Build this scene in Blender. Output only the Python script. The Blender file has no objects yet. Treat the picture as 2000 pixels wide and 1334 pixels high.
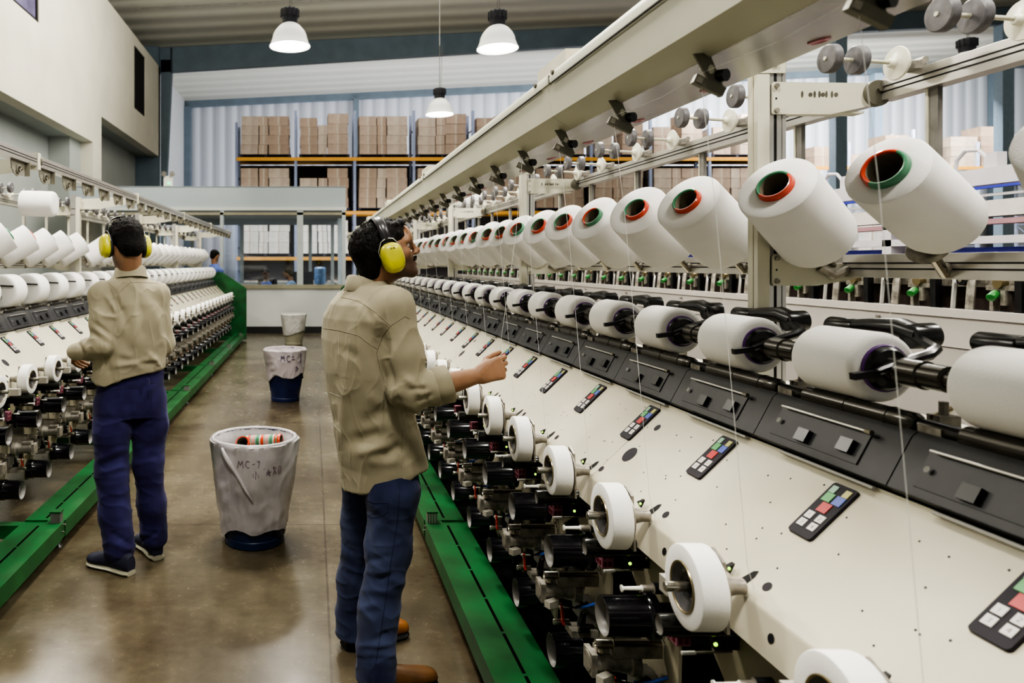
import bpy, bmesh, math, random
import numpy as np
from mathutils import Vector, Matrix, noise
from mathutils.bvhtree import BVHTree
random.seed(7); np.random.seed(7)
PI = math.pi
F = 1430.0; CX = 610.0; CY = 515.0; CH = 1.5
scn = bpy.context.scene
COL = scn.collection
def at(px, py, Y):
    return Vector(((px-CX)*Y/F, Y, CH-(py-CY)*Y/F))
# ------------------------------------------------------------------ materials
MATS = {}
def mat(name, col, rough=0.5, metal=0.0, spec=0.5, var=0.06, scale=8.0, bump=0.0, bscale=60.0, trans=0.0, emit=None, estr=0.0, coat=0.0, alpha=1.0, stretch=None, col2=None, sss=0.0, vcol=False, sheen=0.0, wrinkle=None):
    if name in MATS: return MATS[name]
    m = bpy.data.materials.new(name); m.use_nodes = True
    nt = m.node_tree; n = nt.nodes; l = nt.links
    b = n['Principled BSDF']
    b.inputs['Roughness'].default_value = rough
    b.inputs['Metallic'].default_value = metal
    b.inputs['Specular IOR Level'].default_value = spec
    b.inputs['Transmission Weight'].default_value = trans
    b.inputs['Coat Weight'].default_value = coat
    b.inputs['Alpha'].default_value = alpha
    b.inputs['Sheen Weight'].default_value = sheen
    if sss: 
        b.inputs['Subsurface Weight'].default_value = sss
        b.inputs['Subsurface Radius'].default_value = (.012,.005,.003)
    if emit:
        b.inputs['Emission Color'].default_value = (*emit, 1); b.inputs['Emission Strength'].default_value = estr
    tc = n.new('ShaderNodeTexCoord'); mp = n.new('ShaderNodeMapping')
    l.new(tc.outputs['Object'], mp.inputs[0])
    if stretch: mp.inputs['Scale'].default_value = stretch
    nz = n.new('ShaderNodeTexNoise'); nz.inputs['Scale'].default_value = scale; nz.inputs['Detail'].default_value = 4
    l.new(mp.outputs[0], nz.inputs['Vector'])
    mx = n.new('ShaderNodeMix'); mx.data_type = 'RGBA'
    c2 = col2 if col2 else tuple(max(0, c*(1-var*2.2)) for c in col)
    mx.inputs[6].default_value = (*col, 1); mx.inputs[7].default_value = (*c2, 1)
    rp = n.new('ShaderNodeValToRGB'); rp.color_ramp.elements[0].position = .35; rp.color_ramp.elements[1].position = .7
    l.new(nz.outputs[0], rp.inputs[0]); l.new(rp.outputs[0], mx.inputs[0])
    out = mx.outputs[2]
    if vcol:
        at_ = n.new('ShaderNodeAttribute'); at_.attribute_name = 'Col'
        m2 = n.new('ShaderNodeMix'); m2.data_type = 'RGBA'; m2.blend_type = 'MULTIPLY'; m2.inputs[0].default_value = 1
        l.new(out, m2.inputs[6]); l.new(at_.outputs[0], m2.inputs[7]); out = m2.outputs[2]
    l.new(out, b.inputs['Base Color'])
    if bump:
        nb = n.new('ShaderNodeTexNoise'); nb.inputs['Scale'].default_value = bscale; nb.inputs['Detail'].default_value = 3
        l.new(mp.outputs[0], nb.inputs['Vector'])
        bp = n.new('ShaderNodeBump'); bp.inputs['Strength'].default_value = bump; bp.inputs['Distance'].default_value = .01
        l.new(nb.outputs[0], bp.inputs['Height']); l.new(bp.outputs[0], b.inputs['Normal'])
        if wrinkle:
            ws, wst, wd = wrinkle
            m3 = n.new('ShaderNodeMapping'); m3.inputs['Scale'].default_value = wst; l.new(tc.outputs['Object'], m3.inputs[0])
            wn = n.new('ShaderNodeTexNoise'); wn.noise_type = 'RIDGED_MULTIFRACTAL'; wn.inputs['Scale'].default_value = ws; wn.inputs['Detail'].default_value = 2.5
            wn.inputs['Distortion'].default_value = .6
            l.new(m3.outputs[0], wn.inputs['Vector'])
            b2 = n.new('ShaderNodeBump'); b2.inputs['Strength'].default_value = 1.0; b2.inputs['Distance'].default_value = wd
            l.new(wn.outputs[0], b2.inputs['Height']); l.new(b2.outputs[0], bp.inputs['Normal'])
    MATS[name] = m
    return m
cream = mat('cream_paint', (.60,.56,.44), .32, var=.05, scale=3, spec=.5)
cream2 = mat('cream_frame', (.60,.58,.47), .4, var=.05, scale=4)
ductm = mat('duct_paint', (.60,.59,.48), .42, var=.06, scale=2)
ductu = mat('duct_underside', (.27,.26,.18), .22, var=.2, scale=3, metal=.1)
alu = mat('aluminium', (.62,.60,.56), .28, metal=.75, var=.04)
alud = mat('groove', (.02,.02,.02), .7, spec=.2)
steel = mat('steel', (.42,.39,.33), .22, metal=.9, var=.1)
steelw = mat('worn_grey_casting', (.36,.33,.28), .42, metal=.35, var=.25, scale=40)
blackp = mat('black_plastic', (.012,.012,.014), .28, var=.3)
blackg = mat('black_godet', (.008,.008,.012), .16, var=.2, coat=.4)
darkg = mat('dark_grey_cover', (.022,.022,.025), .42, var=.3, scale=12)
darkr = mat('dark_roller', (.07,.065,.055), .25, metal=.6, var=.2)
midg = mat('mid_grey', (.20,.19,.17), .45, var=.2)
hookm = mat('hook_metal', (.20,.19,.15), .4, metal=.5, var=.2)
stripm = mat('edge_strip_grey', (.30,.29,.26), .45)
cupin = mat('godet_inside', (.20,.19,.175), .4, var=.1)
green = mat('green_paint', (.014,.12,.032), .42, var=.25, scale=5, spec=.45)
yarn = mat('white_yarn', (.80,.78,.76), .75, var=.02, scale=4, bump=.12, bscale=260, stretch=(1,1,4), spec=.25)
yarnb = mat('white_yarn_package', (.78,.77,.74), .7, var=.02, bump=.06, bscale=200, spec=.25)
yarnf = mat('fine_thread', (.85,.85,.82), .6)
tred = mat('tube_red', (.62,.07,.03), .25, coat=.3, var=.1)
tgrn = mat('tube_green', (.07,.24,.13), .25, coat=.3, var=.1)
tin = mat('tube_inside', (.20,.17,.12), .6, var=.3)
purple = mat('purple_ring', (.13,.04,.22), .4)
bronze = mat('bronze_ring', (.33,.27,.15), .3, metal=.8)
white = mat('white_plastic', (.74,.73,.66), .35, var=.05)
greyd = mat('grey_disc', (.075,.07,.075), .45, var=.35, scale=30, col2=(.17,.165,.17))
redp = mat('red_plastic', (.5,.04,.02), .35)
blueh = mat('blue_hose', (.05,.12,.45), .3)
pinkc = mat('pink_connector', (.35,.14,.19), .4)
ledg = mat('led_green', (.4,.8,.05), .3, emit=(.5,1,.05), estr=2.2)
kpad = mat('keypad_face', (.022,.019,.025), .55, spec=.25)
slotm = mat('slot_black', (.003,.003,.003), .9, spec=.05)
k_pg = mat('key_palegreen', (.25,.42,.30), .4); k_y = mat('key_yellow', (.45,.42,.14), .4)
k_g = mat('key_green', (.08,.33,.10), .4); k_b = mat('key_blue', (.06,.10,.42), .4)
k_r = mat('key_red', (.45,.015,.015), .4); k_w = mat('key_white', (.62,.58,.55), .4)
# ------------------------------------------------------------------ mesh builder
def frame(d):
    d = Vector(d).normalized()
    t = Vector((0,0,1)) if abs(d.z) < .9 else Vector((1,0,0))
    u = d.cross(t).normalized(); v = d.cross(u).normalized()
    return u, v, d
class MB:
    def __init__(s): s.v=[]; s.f=[]; s.m=[]; s.mats=[]
    def mi(s, m):
        if m not in s.mats: s.mats.append(m)
        return s.mats.index(m)
    def add(s, vs, fs, m):
        o = len(s.v); s.v += [tuple(p) for p in vs]
        k = s.mi(m)
        for f in fs: s.f.append(tuple(i+o for i in f)); s.m.append(k)
        return s
    def box(s, lo, hi, m, M=None):
        x0,y0,z0 = lo; x1,y1,z1 = hi
        vs = [Vector(p) for p in ((x0,y0,z0),(x1,y0,z0),(x1,y1,z0),(x0,y1,z0),(x0,y0,z1),(x1,y0,z1),(x1,y1,z1),(x0,y1,z1))]
        if M: vs = [M@p for p in vs]
        return s.add(vs, [(0,3,2,1),(4,5,6,7),(0,1,5,4),(1,2,6,5),(2,3,7,6),(3,0,4,7)], m)
    def cbox(s, c, size, m, M=None):
        a,b,d = size[0]/2,size[1]/2,size[2]/2
        return s.box((c[0]-a,c[1]-b,c[2]-d),(c[0]+a,c[1]+b,c[2]+d), m, M)
    def lathe(s, a, d, prof, m, n=24, cap0=True, cap1=True):
        # prof: list of (t along d, r [,mat])
        a = Vector(a); u,v,d = frame(d); rings=[]; vs=[]
        for q in prof:
            t,r = q[0],q[1]
            for i in range(n):
                an = 2*PI*i/n
                vs.append(a + d*t + u*(r*math.cos(an)) + v*(r*math.sin(an)))
        for j in range(len(prof)-1):
            mm = prof[j][2] if len(prof[j])>2 else m
            o = len(s.v) 
            fs=[]
            for i in range(n):
                k=(i+1)%n
                fs.append((j*n+i, j*n+k, (j+1)*n+k, (j+1)*n+i))
            rings.append((fs,mm))
        base=len(s.v); s.v += [tuple(p) for p in vs]
        for fs,mm in rings:
            k=s.mi(mm)
            for f in fs: s.f.append(tuple(i+base for i in f)); s.m.append(k)
        L=len(prof)-1
        if cap0: s.f.append(tuple(base+i for i in range(n))[::-1]); s.m.append(s.mi(prof[0][2] if len(prof[0])>2 else m))
        if cap1: s.f.append(tuple(base+L*n+i for i in range(n))); s.m.append(s.mi(prof[-1][2] if len(prof[-1])>2 else m))
        return s
    def cyl(s, a, b, r, m, n=16, r2=None):
        a=Vector(a); b=Vector(b); L=(b-a).length
        return s.lathe(a, b-a, [(0,r),(L,r if r2 is None else r2)], m, n)
    def rcyl(s, a, b, r, m, n=20, e=.004):
        a=Vector(a); b=Vector(b); L=(b-a).length
        return s.lathe(a, b-a, [(0,r-e),(e*.3,r-e*.3),(e,r),(L-e,r),(L-e*.3,r-e*.3),(L,r-e)], m, n)
    def ball(s, c, r, m, n=14):
        k=7; return s.lathe(Vector(c)-Vector((0,0,r)), (0,0,1), [(r-r*math.cos(PI*i/k), max(1e-4,r*math.sin(PI*i/k))) for i in range(k+1)], m, n)
    def tube(s, pts, r, m, n=6, rs=None):
        pts=[Vector(p) for p in pts]; vs=[]; up=None
        for i,p in enumerate(pts):
            d=(pts[min(i+1,len(pts)-1)]-pts[max(i-1,0)]).normalized()
            if up is None: u,v,_=frame(d)
            else:
                u=(up-d*up.dot(d)).normalized(); v=d.cross(u)
            up=u; rr=rs[i] if rs else r
            for k in range(n): 
                a=2*PI*k/n; vs.append(p+u*(rr*math.cos(a))+v*(rr*math.sin(a)))
        fs=[]
        for i in range(len(pts)-1):
            for k in range(n):
                q=(k+1)%n; fs.append((i*n+k,i*n+q,(i+1)*n+q,(i+1)*n+k))
        fs.append(tuple(range(n))[::-1]); fs.append(tuple((len(pts)-1)*n+k for k in range(n)))
        return s.add(vs,fs,m)
    def prism(s, poly, y0, y1, m, M=None):
        # poly (x,z) extruded along y
        n=len(poly); vs=[Vector((x,y0,z)) for x,z in poly]+[Vector((x,y1,z)) for x,z in poly]
        if M: vs=[M@p for p in vs]
        fs=[tuple(range(n)),tuple(range(n,2*n))[::-1]]
        for i in range(n):
            k=(i+1)%n; fs.append((i,n+i,n+k,k))
        return s.add(vs,fs,m)
    def prismx(s, poly, x0, x1, m):
        n=len(poly); vs=[Vector((x0,y,z)) for y,z in poly]+[Vector((x1,y,z)) for y,z in poly]
        fs=[tuple(range(n)),tuple(range(n,2*n))[::-1]]
        for i in range(n):
            k=(i+1)%n; fs.append((i,n+i,n+k,k))
        return s.add(vs,fs,m)
    def disc(s, c, nrm, r, m, n=20, ry=None, th=.0006, uax=None):
        u,v,d=frame(nrm)
        if uax is not None:
            u=Vector(uax).normalized(); v=d.cross(u)
        ry = r if ry is None else ry; c=Vector(c)
        vs=[c+d*th+u*(r*math.cos(2*PI*i/n))+v*(ry*math.sin(2*PI*i/n)) for i in range(n)]
        return s.add(vs,[tuple(range(n))],m)
    def mesh(s, name, ang=.6, bevel=0):
        me=bpy.data.meshes.new(name); me.from_pydata(s.v,[],s.f)
        for m in s.mats: me.materials.append(m)
        me.polygons.foreach_set('material_index', s.m)
        bm=bmesh.new(); bm.from_mesh(me); bmesh.ops.recalc_face_normals(bm, faces=bm.faces); bm.to_mesh(me); bm.free()
        me.shade_smooth()
        me.set_sharp_from_angle(angle=ang)
        me.update()
        return me
    def obj(s, name, parent=None, ang=.6, bevel=0, label=None):
        return link(name, s.mesh(name, ang), parent, bevel=bevel, label=label)
def link(name, me, parent=None, loc=None, bevel=0, label=None):
    o=bpy.data.objects.new(name, me); COL.objects.link(o)
    if parent is not None: o.parent=parent
    if loc is not None: o.location=loc
    if bevel:
        b=o.modifiers.new('bev','BEVEL'); b.width=bevel; b.segments=2; b.limit_method='ANGLE'; b.angle_limit=.7
    if label: o['label']=label
    return o
def tag(o, label, cat, group=None, kind=None):
    o['label']=label; o['category']=cat
    if group: o['group']=group
    if kind: o['kind']=kind
    return o
def empty(name, loc=(0,0,0), rz=0, label=None, cat=None, group=None):
    o=bpy.data.objects.new(name, None); COL.objects.link(o); o.location=loc; o.rotation_euler=(0,0,rz); o.empty_display_size=.1
    if label: tag(o,label,cat,group)
    return o
def struct(o):
    o['kind']='structure'; return o
ORD=['first','second','third','fourth','fifth','sixth','seventh','eighth','ninth','tenth','eleventh','twelfth','thirteenth','fourteenth','fifteenth','sixteenth','seventeenth','eighteenth','nineteenth','twentieth']
def ordn(i):
    if i<20: return ORD[i]
    t={2:'twenty',3:'thirty',4:'forty'}
    k=i+1
    if k%10==0: return {30:'thirtieth',40:'fortieth',50:'fiftieth'}[k]
    return t[k//10]+'-'+ORD[k%10-1]
# ------------------------------------------------------------------ winding machine
SL = Vector((.719,0,.695)); NR = Vector((-.695,0,.719))
def pan(u, y, h=0):   # point on the sloped panel; u along slope from keypad centre
    return Vector((1.0,y,1.014)) + SL*u + NR*h
MESH = {}
def shared(key, fn):
    if key not in MESH: MESH[key] = fn()
    return MESH[key]
def keypad_base():
    b=MB(); M=Matrix(((SL.x,0,NR.x,0),(0,1,0,0),(SL.z,0,NR.z,0),(0,0,0,1)))
    # rounded rectangle
    def rr(hu,hv,r,h0,h1,m):
        pts=[]
        for cx,cy,a0 in ((hu-r,hv-r,0),(-hu+r,hv-r,PI/2),(-hu+r,-hv+r,PI),(hu-r,-hv+r,1.5*PI)):
            for i in range(4):
                a=a0+PI/2*i/3; pts.append((cx+r*math.cos(a),cy+r*math.sin(a)))
        n=len(pts); vs=[M@Vector((p[0],p[1],h0)) for p in pts]+[M@Vector((p[0]*.985,p[1]*.97,h1)) for p in pts]
        b.add(vs,[tuple(range(n,2*n))]+[(i,(i+1)%n,n+(i+1)%n,n+i) for i in range(n)],m)
    rr(.0675,.0335,.007,0,.006,kpad)
    return b.mesh('keypad')
def key_list():
    return [(.050,.0175,.0085,.0075,k_pg),(.050,-.0175,.0085,.0075,k_y),(.030,.013,.0105,.011,k_g),(.030,-.015,.0105,.011,k_b),(.006,0,.0115,.0125,k_r),
            (-.019,.015,.0085,.009,k_w),(-.019,-.015,.0085,.009,k_w),(-.040,.015,.0085,.009,k_w),(-.040,-.015,.0085,.009,k_w)]
def key_mesh(i):
    u,v,hu,hv,m=key_list()[i]; b=MB(); M=Matrix(((SL.x,0,NR.x,0),(0,1,0,0),(SL.z,0,NR.z,0),(0,0,0,1)))
    b.cbox((u,v,.0065),(hu*2,hv*2,.0022),m,M)
    def seg(pts):
        for (a,c) in zip(pts[:-1],pts[1:]):
            # glyph space x right = -y ; y up = +u
            A=M@Vector((u+a[1]*.004,v-a[0]*.0028,.0077)); B=M@Vector((u+c[1]*.004,v-c[0]*.0028,.0077))
            b.cyl(A,B,.00035,kpad,n=4)
    g={5:[(0,1),(0,-1)],6:[(-1,.7),(0,1),(1,.5),(-1,-1),(1,-1)],7:[(-1,1),(1,.8),(0,0),(1,-.6),(-1,-1)],8:[(.5,-1),(.5,1),(-1,-.3),(1,-.3)]}
    if i in g: seg(g[i])
    return b.mesh('key_button')
def keys_all():
    b=MB(); M=Matrix(((SL.x,0,NR.x,0),(0,1,0,0),(SL.z,0,NR.z,0),(0,0,0,1)))
    for u,v,hu,hv,m in key_list(): b.cbox((u,v,.0065),(hu*2,hv*2,.0022),m,M)
    return b.mesh('key_buttons')
def m_guide():
    b=MB(); y0,y1=-.1,.297
    b.prism([(1.052,1.088),(1.041,1.098),(1.088,1.186),(1.100,1.196),(1.125,1.18),(1.10,1.09)],y0,y1,darkg)
    b.prism([(1.049,1.112),(1.0465,1.1135),(1.078,1.172),(1.081,1.171)],y0+.08,y1-.05,darkg)
    d=Vector((.48,0,.88)).normalized(); n=Vector((-.88,0,.48))
    def P(t,h,y): return Vector((1.041,0,1.098))+d*t+n*h+Vector((0,y,0))
    b.cyl(P(.083,.012,y0+.08),P(.083,.012,y1-.06),.0025,alu,n=8)
    b.cyl(P(.083,.012,y0+.07),P(.083,.012,y0+.085),.005,steel,n=10)
    for yy,t in ((.02,.045),(.14,.035)):
        M=Matrix(((d.x,0,n.x,1.041+d.x*t+n.x*.006),(0,1,0,yy),(d.z,0,n.z,1.098+d.z*t+n.z*.006),(0,0,0,1)))
        b.cbox((0,0,0),(.028,.034,.012),blackp,M)
    b.disc(P(.05,.0085,.23),n,.006,midg)
    return b.mesh('guide_cover')
def m_strip():
    b=MB(); b.prism([(1.044,1.078),(1.039,1.082),(1.041,1.086),(1.050,1.084)],-.07,.2,stripm)
    return b.mesh('edge_strip')
def m_roller():
    b=MB(); x,z=1.118,1.203
    b.lathe((x,-.085,z),(0,1,0),[(0,.008),(.001,.014),(.012,.021),(.06,.021),(.061,.0225),(.064,.0225),(.065,.021),(.17,.021),(.171,.0222),(.173,.0222),(.174,.021),(.30,.021),(.31,.014),(.395,.013)],darkr,22)
    b.cbox((x-.0,.28,z-.012),(.03,.05,.035),steelw)
    return b.mesh('drive_roller')
def m_cradle():
    b=MB()
    b.tube([(1.262,.085,1.352),(1.264,.14,1.362),(1.27,.24,1.36),(1.275,.31,1.352)],.02,blackp,12,rs=[.02,.022,.016,.015])
    b.rcyl((1.245,.10,1.348),(1.30,.10,1.35),.027,blackp,20)
    b.rcyl((1.275,.28,1.35),(1.275,.37,1.35),.021,blackp,18)
    return b.mesh('cradle_arm')
def m_armbase():
    b=MB()
    b.cbox((1.27,.3,1.225),(.03,.04,.25),steelw)
    return b.mesh('arm_base')
def m_link():
    b=MB()
    b.cbox((1.19,-.05,1.20),(.04,.03,.03),steelw); b.cyl((1.19,-.05,1.14),(1.19,-.05,1.24),.008,steelw,10)
    b.cyl((1.17,-.05,1.21),(1.23,-.02,1.22),.006,bronze,8)
    return b.mesh('swivel_joint')
def m_handle():
    b=MB(); y=-.005
    b.tube([(1.255,.09,1.345),(1.235,.02,1.33),(1.20,y,1.322),(1.16,y-.004,1.312),(1.10,y-.008,1.293),(1.092,y-.01,1.29)],.006,blackp,8,rs=[.011,.011,.0105,.010,.008,.0065])
    M=Matrix.Translation((1.068,y-.01,1.285))@Matrix.Rotation(-.12,4,'Y')
    b.cbox((0,0,0),(.05,.015,.013),blackp,M)
    return b.mesh('cradle_handle')
def m_chuck():
    b=MB()
    b.lathe((1.139,.028,1.292),(0,-1,0),[(0,.045),(.006,.045),(.010,.043),(.016,.038),(.018,.03),(.020,.024,darkr),(.04,.024,darkr),(.042,.019,darkr),(.05,.019,darkr),(.052,.027,darkr),(.10,.027,darkr),(.102,.024,darkr),(.15,.024,darkr),(.152,.018,darkr),(.198,.018,darkr)],blackp,26)
    b.lathe((1.139,-.012,1.292),(0,-1,0),[(0,.0225),(.012,.0235),(.014,.02),(.02,.02),(.022,.0225),(.03,.0225)],steel,22)
    return b.mesh('chuck')
def m_chuck2():
    b=MB(); b.lathe((1.139,.205,1.292),(0,1,0),[(0,.03),(.004,.03),(.008,.018),(.012,.017)],blackp,18)
    return b.mesh('chuck')
def m_handleL():
    b=MB(); y=.224
    b.tube([(1.26,.15,1.385),(1.235,y-.005,1.372),(1.19,y,1.366),(1.10,y+.002,1.362),(1.05,y+.004,1.360)],.005,blackp,8,rs=[.008,.007,.006,.005,.0055])
    return b.mesh('cradle_handle')
def m_upper_godet():
    b=MB(); r=.047
    b.lathe((.70,-.06,.649),(1,0,0),[(.024,.001,cupin),(.022,r-.010,cupin),(.002,r-.004,cupin),(0,r-.002),(.001,r-.0005),(.005,r),(.10,r),(.104,r+.002),(.108,r+.007),(.125,r+.008),(.126,.03),(.17,.03)],blackg,32,cap0=True)
    return b.mesh('upper_godet')
def m_lower_godet():
    b=MB(); r=.05
    b.lathe((.746,.057,.294),(1,0,0),[(.026,.001,cupin),(.024,r-.010,cupin),(.002,r-.004,cupin),(0,r-.002),(.001,r-.0005),(.005,r),(.085,r),(.088,r+.002),(.09,r+.004),(.12,r+.004),(.121,.03),(.14,.03)],blackg,32)
    return b.mesh('lower_godet')
def m_contact():
    b=MB(); b.lathe((.69,.03,.78),(1,0,0),[(.010,.002,midg),(.004,.013,midg),(.002,.018),(0,.0195),(.002,.021),(.19,.021)],mat('black_roller',(.02,.022,.018),.22,var=.3),24)
    b.cbox((.80,.045,.76),(.16,.03,.012),blackp)
    return b.mesh('contact_roller')
def m_shaft():
    b=MB(); b.rcyl((.683,-.01,.874),(.84,-.01,.874),.0095,steel,16,e=.002)
    b.lathe((.776,-.01,.874),(1,0,0),[(0,.06),(.003,.06),(.004,.022),(.02,.020),(.045,.015),(.06,.015)],steelw,20)
    b.prismx([(-.05,.80),(-.035,.93),(.005,.945),(.03,.86),(.02,.80)],.782,.788,steelw)
    return b.mesh('roll_shaft')
def m_box():
    b=MB(); b.cbox((.785,.11,.825),(.095,.034,.034),mat('sensor_box_grey',(.34,.32,.28),.4)); b.cbox((.7865,.0925,.825),(.05,.002,.022),mat('box_label',(.6,.58,.54),.5))
    return b.mesh('sensor_box')
def m_solenoid():
    b=MB(); b.lathe((.70,-.02,.56),(1,0,0),[(.006,.002,alud),(.005,.008),(0,.009),(.001,.012),(.04,.012),(.041,.0135),(.044,.0135),(.046,.0125),(.16,.0125)],steel,20)
    b.cbox((.80,-.02,.545),(.12,.028,.03),steelw)
    return b.mesh('solenoid')
def m_motor():
    b=MB()
    b.lathe((.69,.01,.503),(1,0,0),[(0,.024),(.003,.028),(.025,.029),(.026,.026),(.07,.025),(.10,.031),(.104,.036),(.125,.036)],steelw,22)
    b.cbox((.699,.01,.503),(.014,.058,.056),steelw)
    M=Matrix.Translation((.72,-.028,.478))@Matrix.Rotation(.5,4,'Z')
    b.cbox((0,0,0),(.038,.022,.02),mat('connector_grey',(.5,.47,.4),.4,var=.1),M); b.cbox((.022,0,-.002),(.012,.014,.014),bronze,M)
    b.cbox((.735,.01,.535),(.05,.03,.012),steelw); b.cyl((.72,-.01,.535),(.72,-.01,.545),.01,steel,12)
    b.cyl((.74,.02,.468),(.74,.02,.452),.007,bronze,10)
    b.tube([(.745,-.03,.476),(.79,-.035,.468),(.83,-.02,.478)],.003,blackp,6)
    return b.mesh('motor')
def m_tensioner():
    b=MB()
    b.rcyl((.74,.02,.40),(.79,.02,.40),.009,steel,14,e=.002)
    b.cyl((.80,-.03,.404),(.83,-.03,.404),.013,blackp,16); b.cyl((.797,-.03,.404),(.80,-.03,.404),.006,steel,10)
    b.tube([(.84,-.01,.47),(.82,-.015,.44),(.81,-.02,.41)],.012,blackp,8)
    b.cbox((.82,.0,.385),(.08,.06,.02),steelw)
    b.cbox((.84,.02,.44),(.05,.09,.05),midg)
    b.rcyl((.755,.02,.445),(.79,.015,.447),.003,white,8,e=.001)
    return b.mesh('yarn_tensioner')
def m_lever():
    b=MB(); b.prismx([(.012,.45),(.026,.455),(.012,.405),(-.004,.40)],.762,.768,redp)
    b.prismx([(.016,.448),(.024,.452),(.021,.441),(.013,.438)],.759,.763,white)
    return b.mesh('red_lever')
def m_hose():
    b=MB(); b.tube([(.80,-.012,.46),(.815,-.03,.468),(.835,-.05,.485),(.86,-.06,.50)],.0045,blueh,8)
    return b.mesh('blue_hose')
def m_guidepin():
    b=MB(); b.lathe((.735,-.085,.726),(1,0,0),[(0,.004),(.001,.0085),(.004,.0085),(.006,.0048),(.045,.0055),(.047,.006),(.05,.0085,steelw),(.075,.0085,steelw),(.077,.013,blackp),(.11,.013,blackp)],white,14)
    return b.mesh('ceramic_pin')
def m_stick():
    b=MB(); b.rcyl((.756,.07,.702),(.785,.07,.703),.0042,white,8,e=.001); b.cyl((.785,.07,.703),(.86,.07,.706),.0028,steelw,8)
    b.cbox((.845,.07,.722),(.05,.016,.02),blackp); b.cbox((.835,.07,.745),(.045,.03,.03),blackp)
    b.ball((.818,.055,.728),.0042,ledg,8); b.cbox((.83,.055,.755),(.018,.004,.007),steelw)
    return b.mesh('yarn_sensor')
def m_conn():
    b=MB(); b.cbox((.79,.15,.708),(.03,.045,.045),pinkc); b.cbox((.845,.15,.712),(.08,.05,.05),blackp)
    for i in range(2):
        for j in range(2): b.cbox((.7745,.14+.02*i,.697+.021*j),(.002,.012,.013),mat('maroon',(.12,.01,.02),.4))
        for j in range(2): b.cbox((.783+.013*i,.127,.697+.021*j),(.009,.002,.013),MATS['maroon'])
    return b.mesh('connector_block')
def m_plate():
    b=MB()
    b.prismx([(-.16,.79),(.17,.79),(.17,.66),(.12,.62),(.11,.52),(.12,.40),(.10,.24),(.0,.22),(-.03,.35),(-.08,.38),(-.09,.60),(-.16,.64)],.872,.880,mat('backing_plate',(.42,.38,.28),.45,var=.12,scale=10))
    random.seed(5)
    for i in range(5):
        for k in range(3):
            y=-.06+.02*i; z=.60-.02*i+.012*k
            b.prismx([(y,z),(y+.018,z+.012),(y+.018,z+.015),(y,z+.003)],.8705,.8715,blackp)
    return b.mesh('backing_plate')
def m_hook():
    b=MB(); M=Matrix.Translation((.758,0,1.893))
    # slotted triangular plate hanging under the duct
    b.prism([(-.030,.008),(.0,.010),(.030,-.062),(.018,-.075),(-.002,-.040)],-.0025,.0025,hookm,M)
    b.disc((.758+.003,-.0028,1.893-.022),(0,-1,0),.006,ductm,12,ry=.009)
    M2=Matrix.Translation((.752,-.01,1.838))@Matrix.Rotation(.45,4,'Y')
    b.cbox((0,0,0),(.062,.012,.018),hookm,M2); b.cbox((-.022,-.0065,0),(.012,.002,.012),steel,M2)
    b.cyl((.77,.02,1.862),(.785,-.012,1.858),.012,blackp,12)
    return b.mesh('thread_hook')
def m_eyelet():
    b=MB(); d=Vector((.176,0,-.98))
    b.lathe(Vector((.99,0,1.9365)),(.176,0,-.98),[(-.004,.020),(.003,.020),(.005,.014),(.0,.011,alud),(-.003,.001,alud)],mat('pink_ceramic',(.55,.22,.28),.2),18,cap0=False)
    return b.mesh('ceramic_eyelet')
def m_weights(w3=True):
    b=MB(); z=2.057
    b.cyl((1.392,0,z+.001),(1.60,0,z-.012),.0055,mat('rod_cream',(.55,.53,.42),.35),12)
    for x,zz in ((1.395,z),(1.468,z-.004)):
        b.lathe((x,0,zz),(1,0,0),[(0,.012),(.001,.036),(.004,.039),(.022,.039),(.025,.036),(.026,.02),(.018,.018),(.018,.008)],greyd,28)
    return b.mesh('tension_weight')
def m_wdisc():
    b=MB(); b.lathe((1.583,0,2.045),(1,0,0),[(-.018,.009),(-.014,.012),(-.004,.014),(-.001,.024),(0,.027),(.002,.044),(.006,.046),(.010,.043),(.03,.02)],mat('ivory_disc',(.72,.70,.58),.35,var=.03),30)
    b.cbox((1.625,0,2.035),(.04,.05,.02),steelw); b.cyl((1.60,0,2.045),(1.66,0,2.04),.012,steelw,12); b.cyl((1.65,-.02,2.05),(1.65,.03,2.05),.009,steelw,10)
    return b.mesh('ivory_disc')
def m_peg():
    b=MB(); a=Vector((.718,.42,-.553)).normalized(); f=Vector((1.25,0,1.695))
    b.cyl(f+a*.12, f+a*.40, .012, steel, 10)
    b.lathe(f+a*.275,a,[(0,.04),(.01,.045),(.02,.03),(.05,.014)],steelw,16)
    b.cyl(f+a*.38,(1.545,.165,1.49),.014,steelw,10)
    return b.mesh('cone_peg')
def m_lbracket():
    b=MB()
    b.prismx([(-.11,2.065),(.085,2.065),(.075,2.02),(.045,1.985),(.0,1.972),(-.04,1.985),(-.085,1.985)],.795,.80,mat('bracket_taupe',(.25,.235,.185),.45,var=.1))
    b.box((.77,-.113,1.985),(.80,-.109,2.065),MATS['bracket_taupe'])
    b.cyl((.796,.0,2.012),(.785,.0,2.012),.024,MATS['bracket_taupe'],20); b.cyl((.786,.0,2.012),(.783,.0,2.012),.017,blackp,18)
    b.cyl((.784,.0,2.012),(.772,.0,2.012),.012,steel,6); b.cyl((.773,0,2.012),(.765,0,2.012),.006,steel,10)
    b.tube([(.78,.06,2.0),(.78,.12,2.0),(.78,.125,2.008)],.0018,steelw,5)
    return b.mesh('hook_bracket')
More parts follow.
